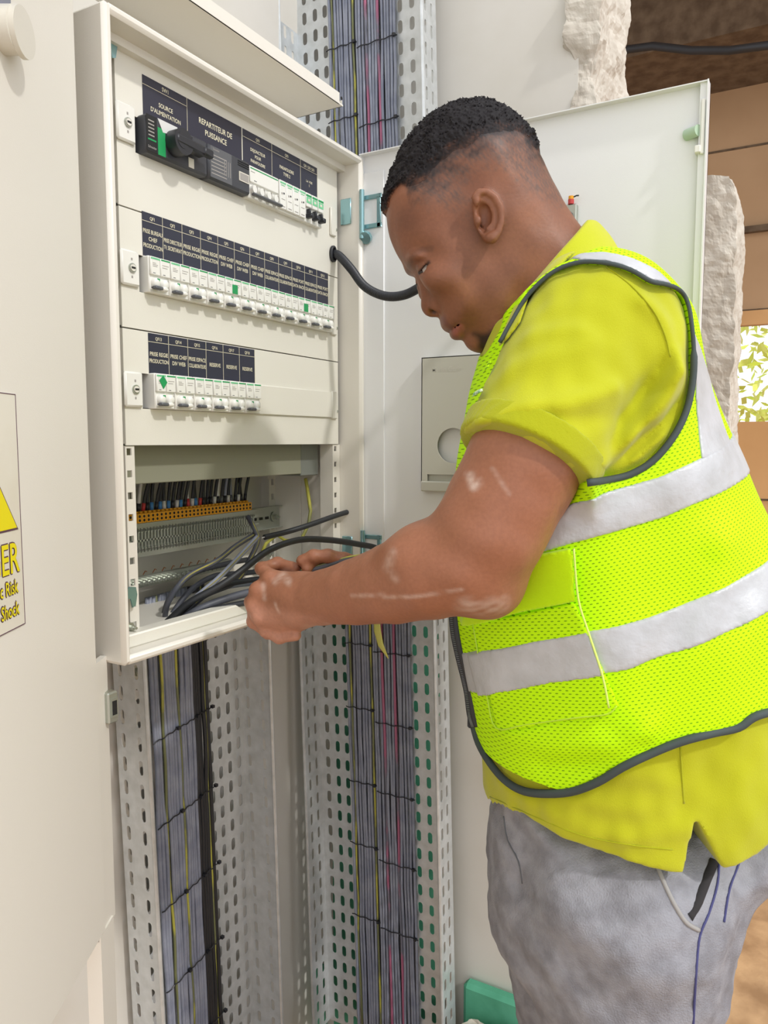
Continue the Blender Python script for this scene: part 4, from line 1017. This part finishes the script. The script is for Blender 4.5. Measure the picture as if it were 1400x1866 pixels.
def skin_col(V):
    a, w, z = V.T; n = len(V); p = (a, w, z); near = w < .03
    base = np.tile(np.array(SK((158, 105, 80))), (n, 1)); 
    def mix(t, c): nonlocal base; t = np.clip(t, 0, 1)[:, None]; base = base*(1-t)+np.array(SK(c))*t
    headm = ss(z, pw(900, 760)[2], pw(900, 680)[2])
    mix(headm*.97, (110, 66, 44)); mix(headm*ss(-a, -pw(790, 0)[0], -pw(715, 0)[0])*.55*ss(z, pw(0, 520)[2], pw(0, 440)[2]), (104, 70, 58))
    mix(.5+.5*wav(p, .045, 2)*.35, (150, 98, 72)); fd = ss(hreg(a, z)+.0035*wav(p, .009, 41), -.002, .024); mix(headm*fd*1.0*(.62+.38*np.clip(wav(p, .0045, 42)+.4*wav(p, .012, 45), -1, 1)), (96, 72, 62))
    mix(ss(lips(a, z), -.001, .003)*ss(np.abs(w), .028, .022)*.7*headm, (112, 68, 62)); mix(ss(beard(a, z), -.002, .006)*headm*.9, (34, 26, 24))
    mix(ss(-np.sqrt((a-pw(833, 608)[0])**2+(z-pw(833, 608)[2])**2), -.0085, -.005)*headm*.6, (172, 100, 86))
    mix(headm*ss(dens(a, z)+.006*wav(p, .012, 4)+.004*wav(p, .004, 43), -.036, .004)*ss(hreg(a, z), 0, .004), (24, 20, 23))
    # brow, lash; nostril shade painted into the skin colour
    br = segd(a, z, mid([(744, 479), (752, 466), (768, 455), (785, 455)], -.05), False); mix(ss(-br, -.005, -.001)*.35*headm, (66, 46, 38))
    la = segd(a, z, mid([(758, 501), (770, 489), (781, 481)], -.045), False); mix(ss(-la, -.0030, -.0008)*.9*headm*(np.abs(w) > .03), (30, 20, 18))
    nos = np.sqrt((a-pw(791, 568)[0])**2+(z-pw(791, 568)[2])**2); mix(ss(-nos, -.0045, -.0015)*headm*(np.abs(w) < .016)*.8, (50, 26, 20))
    # plaster dust on the near arm
    armm = 1-headm; hi = wav(p, .02, 8)*.5+wav(p, .008, 9)*.5
    for pts, s, k in (([(846, 862), (850, 880), (858, 872)], .007, .55), ([(880, 850), (905, 890)], .004, .25), ([(700, 1085), (770, 1070), (830, 1055)], .004, .35), ([(715, 1000), (705, 1030), (720, 1045)], .008, .25), ([(640, 1095), (700, 1080)], .004, .3), ([(500, 1060), (515, 1050), (530, 1056)], .007, .35), ([(478, 1068), (482, 1090)], .006, .3), ([(505, 1095), (512, 1110)], .004, .4), ([(840, 1085), (870, 1090), (900, 1085)], .016, .4), ([(600, 1125), (560, 1140)], .010, .25)):
        d = segd(a, z, mid(pts, -.16 if pts[0][0] > 620 else -.02), False); mix(ss(-d, -s, 0)*k*armm*np.clip(.7+hi*.5, .1, 1)*(w < .03), (226, 208, 196))
    mix(armm*ss(-z, -pw(0, 1120, -.1)[2], -pw(0, 1145, -.1)[2])*ss(-a, -pw(700, 0)[0], -pw(520, 0)[0])*.35, (214, 160, 140))
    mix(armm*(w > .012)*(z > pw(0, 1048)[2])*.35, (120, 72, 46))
    return base
def skinmat(name, dens=0.):
    m = bpy.data.materials.new(name); m.use_nodes = True; nt = m.node_tree; b = nt.nodes['Principled BSDF']; c = nt.nodes.new('ShaderNodeVertexColor'); c.layer_name = 'tint'
    n = nt.nodes.new('ShaderNodeTexNoise'); n.inputs['Scale'].default_value = 260; n.inputs['Detail'].default_value = 4; tc = nt.nodes.new('ShaderNodeTexCoord'); nt.links.new(tc.outputs['Object'], n.inputs['Vector'])
    mr = nt.nodes.new('ShaderNodeMapRange'); mr.inputs['To Min'].default_value = .82-dens; mr.inputs['To Max'].default_value = 1.16+dens*.5; nt.links.new(n.outputs[0], mr.inputs[0])
    mx = nt.nodes.new('ShaderNodeVectorMath'); mx.operation = 'SCALE'; nt.links.new(c.outputs[0], mx.inputs[0]); nt.links.new(mr.outputs[0], mx.inputs['Scale']); nt.links.new(mx.outputs[0], b.inputs['Base Color'])
    bp = nt.nodes.new('ShaderNodeBump'); bp.inputs['Strength'].default_value = .15+dens; bp.inputs['Distance'].default_value = .0015; nt.links.new(n.outputs[0], bp.inputs['Height']); nt.links.new(bp.outputs[0], b.inputs['Normal'])
    b.inputs['Roughness'].default_value = .48 if not dens else .68; b.inputs['Specular IOR Level'].default_value = .4 if not dens else .28
    if not dens: b.inputs['Subsurface Weight'].default_value = .08; b.inputs['Subsurface Radius'].default_value = (.008, .003, .002); b.inputs['Subsurface Scale'].default_value = 1
    return m
skin_m = skinmat('skin'); hair_m = skinmat('cropped_hair', .22)
foot = pw(1110, 933, 0)
person = thing('person', 'person in yellow polo shirt and neon vest working on the open enclosure', 'person', M=PM)
def add(name, fn, lo, hi, h, m, col=None, relax=1, marg=1.0, parent=None):
    V, Q = nets(fn, lo, hi, h, marg=marg); return mk(name, V, Q, m, parent or person, col, relax)
def bounds(pts): P = np.array(pts); return P.min(0), P.max(0)
blo = np.array([J(440, 0, .95)[0]-.02, -.27, J(0, 1180, 1.0)[2]-.02]); bhi = np.array([.40, .235, pw(0, 180)[2]+.02])
add('body', f_body, blo, bhi, .0022, skin_m, skin_col, relax=1)
# eyes
q = MB()
def ball(c, r, n=20):
    q = MB(); vs = []; fs = []
    for i in range(n+1):
        for j in range(2*n):
            t = math.pi*i/n; f = math.pi*j/n; vs.append((c[0]+r*math.sin(t)*math.cos(f), c[1]+r*math.sin(t)*math.sin(f), c[2]+r*math.cos(t)))
    for i in range(n):
        for j in range(2*n): fs.append((i*2*n+j, (i+1)*2*n+j, (i+1)*2*n+(j+1) % (2*n), i*2*n+(j+1) % (2*n)))
    return q.add(vs, fs)
I4 = Matrix.Identity(4)
eye_m = mat('eye_white', (178, 164, 154), .15); iris_m = mat('iris', (40, 24, 18), .1)
for s in (1, -1):
    c = EYE*np.array([1, s, 1]); o = ball(c, .0122).build('eye', eye_m, person, smooth=True); o.matrix_parent_inverse = I4
    d = np.array([-.86, -.42*s, -.22]); d /= np.linalg.norm(d); o2 = ball(c+d*.0078, .0056, 12).build('iris', iris_m, o, smooth=True); o2.matrix_parent_inverse = I4
# hair
def f_hair(p):
    d = dens(p[0], p[2]); off = -.0004+.0060*ss(d, -.012, .012)*ss(hreg(p[0], p[2]), 0, .006); am = ss(d, -.015, .01)
    cu = np.sin(p[0]*900+2*np.sin(p[2]*400))*np.sin(p[1]*900+2*np.sin(p[0]*430))*np.sin(p[2]*900+2*np.sin(p[1]*390))
    f = smin(f_skull(p), cone(p, pw(938, 425), pw(1032, 552), .062, .074), .02)
    return smax(f-off-cu*.0030*am-.0008*am*wav(p, .014, 4), -np.minimum(hreg(p[0], p[2]), d+.013+.001*wav(p, .01, 44)), .0005)
def hair_col(V):
    return skin_col(V)
add('hair', f_hair, (HP[:, 0].min()-.02, -.09, pw(0, 440)[2]), (HP[:, 0].max()+.03, .09, pw(0, 180)[2]+.02), .0016, hair_m, hair_col, relax=0)

# ---- clothes ----------------------------------------------------
TOR = [(905, 590), (888, 640), (868, 715), (852, 790), (842, 870), (832, 960), (828, 1050), (832, 1130), (845, 1200), (860, 1270), (874, 1340), (884, 1400), (888, 1470), (892, 1600), (1100, 1640), (1390, 1600), (1425, 1500), (1448, 1400), (1448, 1280), (1430, 1150), (1396, 1030), (1355, 930), (1314, 840), (1280, 765), (1250, 695), (1226, 640), (1198, 590), (1160, 555), (1120, 530), (1080, 512), (1040, 506), (1000, 515), (950, 548)]
TP = mid(TOR); tlo = TP.min(0)-.16; thi = TP.max(0)+.16
te = polymap(TP, .003, .16)
tW = rbf([(1000, 560, .135), (1150, 560, .185), (1230, 640, .18), (1100, 700, .195), (900, 700, .13), (1000, 900, .185), (1300, 900, .185), (850, 1100, .16), (1100, 1150, .195), (1400, 1200, .185), (950, 1400, .18), (1200, 1400, .190), (1200, 1600, .190)], 0, tlo, thi)
tL = rbf([(1050, 520, .09), (1200, 560, .12), (870, 800, .13), (1300, 800, .15), (850, 1150, .16), (1430, 1200, .17), (900, 1450, .16), (1400, 1450, .17)], 0, tlo, thi)
FOLDS = [  # px polyline, height, width
 ([(862, 770), (930, 745), (1010, 740), (1090, 715)], .0035, .010), ([(860, 800), (940, 770), (1030, 770), (1110, 760)], -.0015, .008),
 ([(1080, 850), (1130, 800), (1180, 745), (1210, 690)], .0070, .012), ([(1100, 860), (1160, 800), (1210, 760), (1250, 720)], -.004, .008), ([(1110, 865), (1180, 820), (1240, 770)], .0055, .010),
 ([(1090, 845), (1120, 760), (1190, 680)], -.0035, .010), ([(880, 690), (960, 660), (1050, 640)], .0022, .012), ([(1190, 690), (1225, 640), (1245, 600)], .003, .010),
 ([(1120, 870), (1200, 850), (1250, 800)], .0035, .008), ([(895, 640), (960, 620), (1030, 612)], .0018, .009), ([(1150, 560), (1190, 600), (1215, 680)], .0030, .009)]
def foldmap(F, w, gain=1.):
    F = [(P, A*gain, s) for P, A, s in F]
    L = [(mid(crom(np.array(P), 6, False), w), A, s) for P, A, s in F]
    allp = np.concatenate([l[0] for l in L]); 
    return Map2(lambda a, z: sum(A*np.exp(-(segd(a, z, P, False)/s)**2) for P, A, s in L), allp.min(0)-.06, allp.max(0)+.06, .003)
fold = foldmap(FOLDS, -.17, 1.9)
HFOLD = foldmap([([(900, 1480), (1000, 1490), (1120, 1500)], .003, .012), ([(960, 1430), (1080, 1450), (1180, 1440)], .003, .014), ([(1030, 1520), (1130, 1500), (1230, 1470)], .003, .012), ([(1110, 1380), (1200, 1400)], .003, .014), ([(900, 1430), (960, 1460)], .003, .01)], -.15)
VF = foldmap([([(1090, 1420), (1150, 1280), (1230, 1140), (1290, 980)], .007, .022), ([(1180, 1400), (1260, 1260), (1340, 1100)], .005, .020), ([(1100, 1300), (1180, 1180), (1260, 1020)], -.005, .018), ([(940, 1360), (1060, 1340), (1130, 1290)], .004, .018), ([(1330, 1330), (1380, 1180), (1390, 1050)], .005, .02), ([(1080, 940), (1200, 890), (1300, 840)], .003, .02), ([(1000, 1400), (1080, 1370), (1140, 1330)], -.004, .014)], -.15)
SHA, CUF = J(1078, 608, .815), J(957, 842, .762)
def f_torso(p):
    return inflate(p, te(p[0], p[2]), tW(p[0], p[2]), tL(p[0], p[2]))
def f_vbase(p):
    f = f_torso(p)
    f = smin(f, sph((p[0], -np.abs(p[1]), p[2]), J(1110, 618, .838), .070), .05)
    return f
def cutplane(p, c, d): return (p[0]-c[0])*d[0]+(p[1]-c[1])*d[1]+(p[2]-c[2])*d[2]
arm_dir = np.array(CUF-SHA); arm_dir /= np.linalg.norm(arm_dir)
def f_sleeve(p, c0, c1, ex=0., grow=0.):
    d = (c1-c0)/np.linalg.norm(c1-c0); c2 = c1+d*.03
    f = cone(p, c0, c2, .079+grow, .065+grow)
    return smax(f, cutplane(p, c1+d*ex, d), .004)
RSHA, RCUF = J(1075, 590, 1.085), J(1010, 880, 1.13)
nearw = lambda p: ss(-p[1], .02, .10)
def f_shirt0(p):
    f = f_vbase(p)
    s = smin(f_sleeve(p, SHA, CUF), f_sleeve(p, RSHA, RCUF), .001)
    f = smin(f, s, .018)
    f = smin(f, cone(p, pw(985, 500), pw(1035, 600), .070, .088), .03)
    return f
hemP = np.concatenate([mid([(840, 1200), (864, 1440)], 0), mid([(888, 1463)], -.02), mid([(920, 1480)], -.08), mid([(960, 1497)], -.12), mid([(1060, 1541), (1180, 1561), (1229, 1566), (1236, 1520), (1247, 1466), (1270, 1508), (1299, 1561), (1360, 1540), (1400, 1508), (1470, 1470), (1500, 1200)], -.16)])
shreg = polymap(np.concatenate([hemP, mid([(1500, 300), (1150, 430), (1108, 452), (1040, 470), (985, 512), (940, 562), (880, 660), (700, 700), (780, 1000)], -.02)]), .002, .2, smooth=False)
def f_shirt(p):
    f = f_shirt0(p)-.0022*wav(p, .11, 12)*.7-.0008*wav(p, .035, 13)
    f = f-(fold(p[0], p[2])*ss(armreg(p[0], p[2]), .002, .016)+HFOLD(p[0], p[2])*(1-ss(hemreg(p[0], p[2]), -.014, -.002)))*nearw(p)
    return smax(f, -shreg(p[0], p[2]), .002)
def clothmat(name, c, c2, rough=.85, scale=8., bump=.25, bs=900., sheen=.2):
    return mat(name, c, rough, col2=c2, nscale=scale, bump=bump, bscale=bs, spec=.2, sheen=sheen)
shirt_m = clothmat('yellow_pique_cotton', (190, 192, 34), (180, 183, 24), scale=6)
rib_m = clothmat('ribbed_yellow_cuff', (172, 176, 18), (166, 170, 14))
def f_cuff(p):
    d = arm_dir; f = f_sleeve(p, SHA, CUF, ex=.001, grow=.0050); t = cutplane(p, CUF, d)
    return smax(f, -(t+.0235), .002)+.0003*np.sin(np.arctan2((p[0]-CUF[0])*d[2]-(p[2]-CUF[2])*d[0], p[1]-CUF[1])*160)
add('sleeve_cuff', f_cuff, CUF-.10, CUF+.10, .0018, rib_m, relax=1)
# collar
creg = polymap(mid([(888, 598), (915, 583), (942, 548), (1000, 480), (1040, 436), (1058, 414), (1078, 407), (1097, 409), (1108, 422), (1114, 452), (1120, 485), (1062, 482), (1010, 500), (960, 545), (925, 578), (906, 625), (884, 655), (880, 640)], -.02), .0015, .08, smooth=False)
def f_collar(p):
    f = smin(cone(p, pw(948, 435), pw(1040, 560), .0765, .086), f_shirt0(p)-.006, .012)
    return smax(f, -creg(p[0], p[2]), .004)
add('collar', f_collar, (pw(860, 0)[0], -.24, pw(0, 670)[2]), (pw(1125, 0)[0], .24, pw(0, 395)[2]), .002, shirt_m, relax=1)

# ---- vest
ARM = [(890, 677), (911, 624), (932, 587), (953, 551), (976, 523), (1002, 500), (1030, 485), (1065, 477), (1110, 480), (1150, 492), (1187, 513), (1212, 518), (1238, 528), (1254, 552), (1262, 600), (1265, 650), (1262, 700), (1250, 752), (1225, 800), (1190, 840), (1150, 864), (1110, 874), (1070, 880), (1000, 960), (860, 980), (780, 900), (800, 760), (862, 720), (880, 680)]
HEM = [(862, 1318), (873, 1355), (893, 1390), (918, 1420), (948, 1439), (985, 1446), (1040, 1443), (1090, 1425), (1135, 1398), (1185, 1374), (1240, 1352), (1300, 1336), (1345, 1326), (1372, 1308), (1402, 1298), (1450, 1290)]
NECK = [(1113, 452), (1062, 462), (1010, 486), (968, 518), (945, 543), (911, 603), (884, 648), (840, 600), (900, 450), (1000, 350), (1100, 380)]
def surf(pts, fn, mx=1.4):
    """where the ray through each point of the outline meets the body"""
    out = []
    pts = np.array(pts, float)
    d = np.stack([FW+RT*(x-700)/FPX-UP*(y-933)/FPX for x, y in pts]); 
    da = d@RT; dw = d@FH; dz = d[:, 2]
    t = np.full(len(pts), .55); hit = np.zeros(len(pts), bool); best = np.full(len(pts), 9.); bt = t.copy()
    for _ in range(160):
        p = (t*da, t*dw-D0, t*dz); f = fn(p); m = (~hit) & (f < best); best[m] = f[m]; bt[m] = t[m]
        hit |= f < .0004; t = np.where(hit | (t > mx), t, t+np.clip(f*.6, .0004, .03))
    t = np.where(hit, t, bt); return np.stack([t*da, t*dw-D0, t*dz], 1)
def f_v0(p):
    f = smin(f_vbase(p), f_sleeve(p, SHA, CUF), .018); f = smin(f, cone(p, pw(985, 500), pw(1035, 600), .070, .088), .03)
    return f-.007-VF(p[0], p[2])*nearw(p)
def az(pts, fn=f_v0): return surf(pts, fn)[:, [0, 2]]
armreg = polymap(az(crom(ARM, 3)), .002, .12, smooth=False)
hemA = az(crom(HEM, 3, False)); hemA = np.concatenate([[[hemA[0, 0]-.08, hemA[0, 1]+.035]], hemA, [[hemA[-1, 0]+.1, hemA[-1, 1]+.02]]])
hemreg = polymap(np.concatenate([hemA, [[hemA[-1, 0], .6], [hemA[0, 0], .6]]]), .002, .1, smooth=False)
neckreg = polymap(np.concatenate([az(NECK[1:7]), mid([(840, 600), (900, 450), (1000, 350), (1160, 350), (1150, 452), (1118, 458)])]), .002, .1, smooth=False)
add('polo_shirt', f_shirt, (TP[:, 0].min()-.04, -.30, TP[:, 1].min()+.02), (TP[:, 0].max()+.03, .26, TP[:, 1].max()+.03), .0032, shirt_m, relax=2)
def f_vest(p):
    f = f_v0(p)-.001*wav(p, .09, 21)
    f = smax(f, -hemreg(p[0], p[2]), .0015); f = smax(f, smin(armreg(p[0], p[2]), np.abs(p[1])-.085, .003), .0015); return smax(f, neckreg(p[0], p[2]), .0015)
def meshfab(name, c, dot, sc=175.):
    m = bpy.data.materials.new(name); m.use_nodes = True; nt = m.node_tree; b = nt.nodes['Principled BSDF']; tc = nt.nodes.new('ShaderNodeTexCoord'); sp = nt.nodes.new('ShaderNodeSeparateXYZ'); nt.links.new(tc.outputs['Object'], sp.inputs[0])
    def mth(op, a, b_=None, c_=None):
        n = nt.nodes.new('ShaderNodeMath'); n.operation = op
        for i, x in enumerate((a, b_, c_)):
            if x is None: continue
            if isinstance(x, (int, float)): n.inputs[i].default_value = x
            else: nt.links.new(x, n.inputs[i])
        return n.outputs[0]
    row = mth('MULTIPLY', mth('ADD', sp.outputs['Z'], mth('MULTIPLY', sp.outputs['X'], -.25)), 285.)
    u = mth('MULTIPLY', sp.outputs['X'], sc); r = mth('FLOOR', row); off = mth('MULTIPLY', r, .5)
    fu = mth('SUBTRACT', mth('FRACT', mth('ADD', u, off)), .5); fv = mth('SUBTRACT', mth('FRACT', row), .5)
    d = mth('SQRT', mth('ADD', mth('MULTIPLY', mth('MULTIPLY', fu, fu), 1.0), mth('MULTIPLY', mth('MULTIPLY', fv, fv), 1.6)))
    k = mth('LESS_THAN', d, .235); mx = nt.nodes.new('ShaderNodeMix'); mx.data_type = 'RGBA'
    nt.links.new(k, mx.inputs[0]); mx.inputs[6].default_value = lin(c)+(1,); mx.inputs[7].default_value = lin(dot)+(1,); nt.links.new(mx.outputs[2], b.inputs['Base Color'])
    b.inputs['Roughness'].default_value = .7; b.inputs['Specular IOR Level'].default_value = .2; return m
vest_m = meshfab('neon_mesh_fabric', (196, 252, 0), (118, 168, 0)); pock_m = clothmat('neon_smooth_fabric', (204, 250, 0), (196, 244, 0)); refl_m = mat('reflective_tape', (182, 184, 186), .45, .15, col2=(196, 198, 202), nscale=30, bump=.5, bscale=70)
piping_m = mat('dark_piping', (62, 72, 72), .7)
vlo = (TP[:, 0].min()-.05, -.30, pw(0, 1480, -.2)[2]); vhi = (TP[:, 0].max()+.04, .26, TP[:, 1].max()+.03)
vest = add('safety_vest', f_vest, vlo, vhi, .003, vest_m, relax=1); vest['label'] = 'neon yellow mesh safety vest with two grey reflective bands'
def onvest(name, poly, off, m, h=.0024, smooth=False, fn=f_v0):
    far = -.10 if name == 'reflective_band' else .03
    A = az(poly, fn); reg = polymap(A, .0015, .05, smooth=smooth)
    def f(p): return smax(smax(smax(f_vest(p)-off, -reg(p[0], p[2]), .0008), p[1]+far, .002), -(f_vest(p)+.006), .0008)
    pts = np.array(A); lo = np.array([pts[:, 0].min()-.012, -.31, pts[:, 1].min()-.012]); hi = np.array([pts[:, 0].max()+.012, .12, pts[:, 1].max()+.012])
    return add(name, f, lo, hi, h, m, relax=0, marg=1.6, parent=vest)
B1T = [(820, 1060), (900, 1010), (985, 962), (1045, 916), (1100, 898), (1150, 884), (1200, 870), (1240, 852), (1280, 833), (1330, 800), (1400, 770)]
B1B = [(1440, 840), (1357, 871), (1310, 900), (1260, 921), (1210, 944), (1150, 961), (1095, 976), (1040, 991), (990, 1006), (940, 1022), (850, 1090)]
B2T = [(800, 1200), (848, 1191), (880, 1182), (970, 1166), (1070, 1150), (1130, 1140), (1180, 1126), (1240, 1104), (1300, 1080), (1350, 1055), (1402, 1018), (1450, 985)]
B2B = [(1470, 1080), (1402, 1112), (1350, 1142), (1300, 1164), (1240, 1186), (1190, 1200), (1150, 1218), (1100, 1228), (1000, 1243), (905, 1258), (870, 1262), (810, 1275)]
onvest('reflective_band', B1T+B1B, .0018, refl_m); onvest('reflective_band', B2T+B2B, .0018, refl_m)
onvest('back_strap', [(1263, 600), (1280, 640), (1292, 690), (1312, 755), (1332, 812), (1278, 838), (1272, 760), (1268, 700), (1266, 650)], .0016, refl_m)
onvest('shoulder_strap', [(1040, 470), (1058, 461), (1100, 459), (1150, 470), (1200, 494), (1224, 517), (1212, 517), (1187, 511), (1150, 490), (1110, 477), (1065, 475)], .0016, refl_m)
onvest('pocket', [(858, 1130), (950, 1118), (1046, 1096), (1070, 1150), (1092, 1205), (1127, 1284), (1107, 1301), (1000, 1314), (905, 1327), (885, 1240)], .0045, vest_m)
onvest('pocket_flap', [(836, 1135), (940, 1115), (1046, 1094), (1044, 1050), (1040, 998), (980, 1009), (925, 1022), (850, 1085)], .0072, pock_m)
onvest('reflective_band', [(850, 1190), (880, 1182), (970, 1167), (1068, 1150), (1080, 1180), (1100, 1228), (1000, 1243), (905, 1258), (868, 1262)], .0062, refl_m)
def seam(name, pts, r, m, fn, off=0., k=4, parent=None, closed=False, flat=None):
    P = surf(crom(pts, k, closed), fn); r = r if not isinstance(r, list) else [r[min(i, len(r)-1)] for i in range(len(P))]; q = MB(); q.tube([tuple(x+np.array([0, -off, 0])) for x in P], r, n=8); o = q.build(name, m, parent or vest, smooth=True); o.matrix_parent_inverse = I4; return o
seam('armhole_piping', ARM[1:23], [.0022]*56+[.0036]*27, piping_m, f_v0, 0); seam('hem_piping', HEM, .0046, piping_m, f_v0, 0)
zp = [(827, 1112), (830, 1150), (838, 1190), (848, 1230), (855, 1262), (860, 1300), (866, 1320)]
ZZ = [pw(x+3, y, -.035) for x, y in zp]; q = MB(); q.tube([tuple(x) for x in crom(np.array(ZZ), 4, False)], .0085, n=10, flat=.0085); o = q.build('zip_tape', blackp, vest, smooth=True); o.matrix_parent_inverse = I4
q = MB(); zc = crom(np.array(ZZ), 24, False)
for i in range(0, len(zc), 2): c = zc[i]+np.array([-.0060, -.0065, 0]); q.box(c[0]-.0016, c[0]+.0016, c[1]-.001, c[1]+.001, c[2]-.0006, c[2]+.0006)
o = q.build('zip_teeth', lev, vest); o.matrix_parent_inverse = I4; o['kind'] = 'stuff'
q = MB(); e_ = pw(864, 1312, -.025); q.box(e_[0]-.008, e_[0]+.006, e_[1]-.003, e_[1]+.003, e_[2]-.010, e_[2]+.008, bev=.002); o = q.build('zip_end', blackp, vest); o.matrix_parent_inverse = I4
seam('pocket_edge_stitching', [(862, 1136), (873, 1200), (888, 1270), (905, 1327), (960, 1320), (1050, 1308), (1107, 1301), (1124, 1286)], .0010, mat('lime_stitch', (190, 230, 60), .7), lambda p: f_v0(p)-.004)
seam('pocket_stitching', [(1046, 1000), (1054, 1090), (1072, 1150), (1098, 1230), (1110, 1290)], .0011, mat('pale_stitch', (215, 240, 120), .7), lambda p: f_v0(p)-.006)
onvest('printed_badge', [(880, 676), (862, 722), (846, 785), (852, 800), (866, 772), (877, 735), (886, 690)], .0014, mat('badge_print', (220, 235, 205), .6, col2=(120, 190, 130), nscale=120, ramp=(.5, .56)))
seam('shoulder_seam', [(1105, 486), (1150, 520), (1190, 565), (1212, 610), (1222, 650)], .0008, rib_m, f_shirt, 0, parent=person)
seam('side_seam', [(1240, 1360), (1244, 1420), (1247, 1464)], .0009, rib_m, f_shirt, 0, parent=person)
seam('hem_stitching', [(893, 1452), (960, 1482), (1060, 1522), (1150, 1540), (1226, 1548)], .0007, rib_m, f_shirt, 0, parent=person)

# ---- jeans
PEL = [(912, 1400), (901, 1460), (892, 1520), (890, 1570), (893, 1640), (905, 1720), (980, 1780), (1120, 1800), (1270, 1770), (1312, 1720), (1326, 1650), (1345, 1600), (1388, 1550), (1402, 1500), (1410, 1400), (1150, 1380)]
PP = mid(PEL); pe = polymap(PP, .003, .15)
JF = foldmap([([(950, 1500), (975, 1580), (962, 1660)], -.008, .012), ([(1000, 1640), (1080, 1690), (1180, 1700)], .004, .018), ([(970, 1560), (1020, 1620), (1100, 1660)], .004, .015), ([(1080, 1720), (1180, 1700), (1260, 1710)], .003, .016), ([(980, 1750), (1050, 1800), (1120, 1830)], .004, .018), ([(1300, 1600), (1330, 1560)], .004, .012)], -.13)
def f_jeans(p):
    f = inflate(p, pe(p[0], p[2]), .162, .155)
    for s, hx, kx in ((-1, pw(1150, 1640, -.09), pw(1135, 2150, -.09)), (1, pw(1050, 1640, .09), pw(1075, 2020, .09))):
        kx = kx.copy(); f = smin(f, cone(p, hx, kx, .112, .080), .03)
        an = np.array([kx[0]+.02, kx[1], FLOOR-CAM[2]+.09]); f = smin(f, cone(p, kx, an, .080, .062), .02)
    f = f-.0018*wav(p, .08, 31)-.0007*wav(p, .02, 32)-JF(p[0], p[2])*nearw(p)
    return smax(f, -(p[2]-(FLOOR-CAM[2]+.035)), .003)
jean_m = mat('washed_grey_denim', (132, 132, 138), .85, col2=(154, 155, 162), nscale=38, ramp=(.35, .62), bump=.5, bscale=500, spec=.15)
jl = bounds([*[np.array([x, 0, z]) for x, z in PP]])
jeans = add('jeans', f_jeans, (jl[0][0]-.05, -.26, FLOOR-CAM[2]), (jl[1][0]+.03, .225, PP[:, 1].max()-.01), .004, jean_m, relax=1)
seam('pocket_hem', [(1192, 1560), (1207, 1600), (1228, 1645), (1250, 1680), (1274, 1695)], .0024, mat('worn_denim_edge', (158, 156, 154), .9), f_jeans, 0, parent=jeans)
seam('pocket_opening', [(1256, 1676), (1274, 1645), (1290, 1605), (1303, 1575)], .0062, mat('pocket_painted_shade', (48, 46, 48), .95), f_jeans, -.0045, parent=jeans)  # dark tube stands in for the shade inside the pocket slit
sblue = mat('navy_seam', (70, 72, 120), .8)
seam('side_seam', [(1311, 1555), (1308, 1610), (1292, 1665), (1276, 1705), (1270, 1760), (1264, 1866), (1262, 1960)], .0013, sblue, f_jeans, 0, parent=jeans)
seam('back_seam', [(1356, 1530), (1348, 1570), (1330, 1620), (1320, 1680)], .0013, sblue, f_jeans, 0, parent=jeans)
seam('fly_seam', [(918, 1488), (925, 1530), (945, 1570), (952, 1610)], .0010, lev, f_jeans, 0, parent=jeans)
for s, x in ((-1, pw(1135, 2150, -.09)), (1, pw(1075, 2020, .09))):
    q = MB(); fz = FLOOR-CAM[2]; cx, cw = x[0]+.02, x[1]
    def boot(p): 
        f = smin(cone(p, (cx, cw, fz+.10), (cx, cw, fz+.05), .052, .05), cone(p, (cx+.04, cw, fz+.035), (cx-.17, cw, fz+.03), .038, .040), .03); return smax(f, -(p[2]-fz-.001), .004)
    add('boot', boot, (cx-.24, cw-.08, fz-.01), (cx+.11, cw+.08, fz+.16), .005, blackp)
# held cable between both hands
P = [at(548, 1044, D=.972), at(580, 1036, D=.968), at(612, 1026, D=.965), at(645, 1018, D=.962), at(700, 1012, D=.965), at(760, 1015, D=.98)]
q = MB(); q.tube([tuple(x) for x in crom(np.array([tuple(p) for p in P]), 6, False)], .0042, n=10); o = q.build('held_cable', darkc, smooth=True); tag(o, 'short grey cable with yellow edge pinched between the two hands', 'cable')
q = MB(); q.tube([tuple(Vector(x)+Vector((-.1, -.15, .35)).normalized()*.0042) for x in crom(np.array([tuple(p) for p in P]), 6, False)], .0013, n=6); o2 = q.build('yellow_edge', yelc, o, smooth=True)
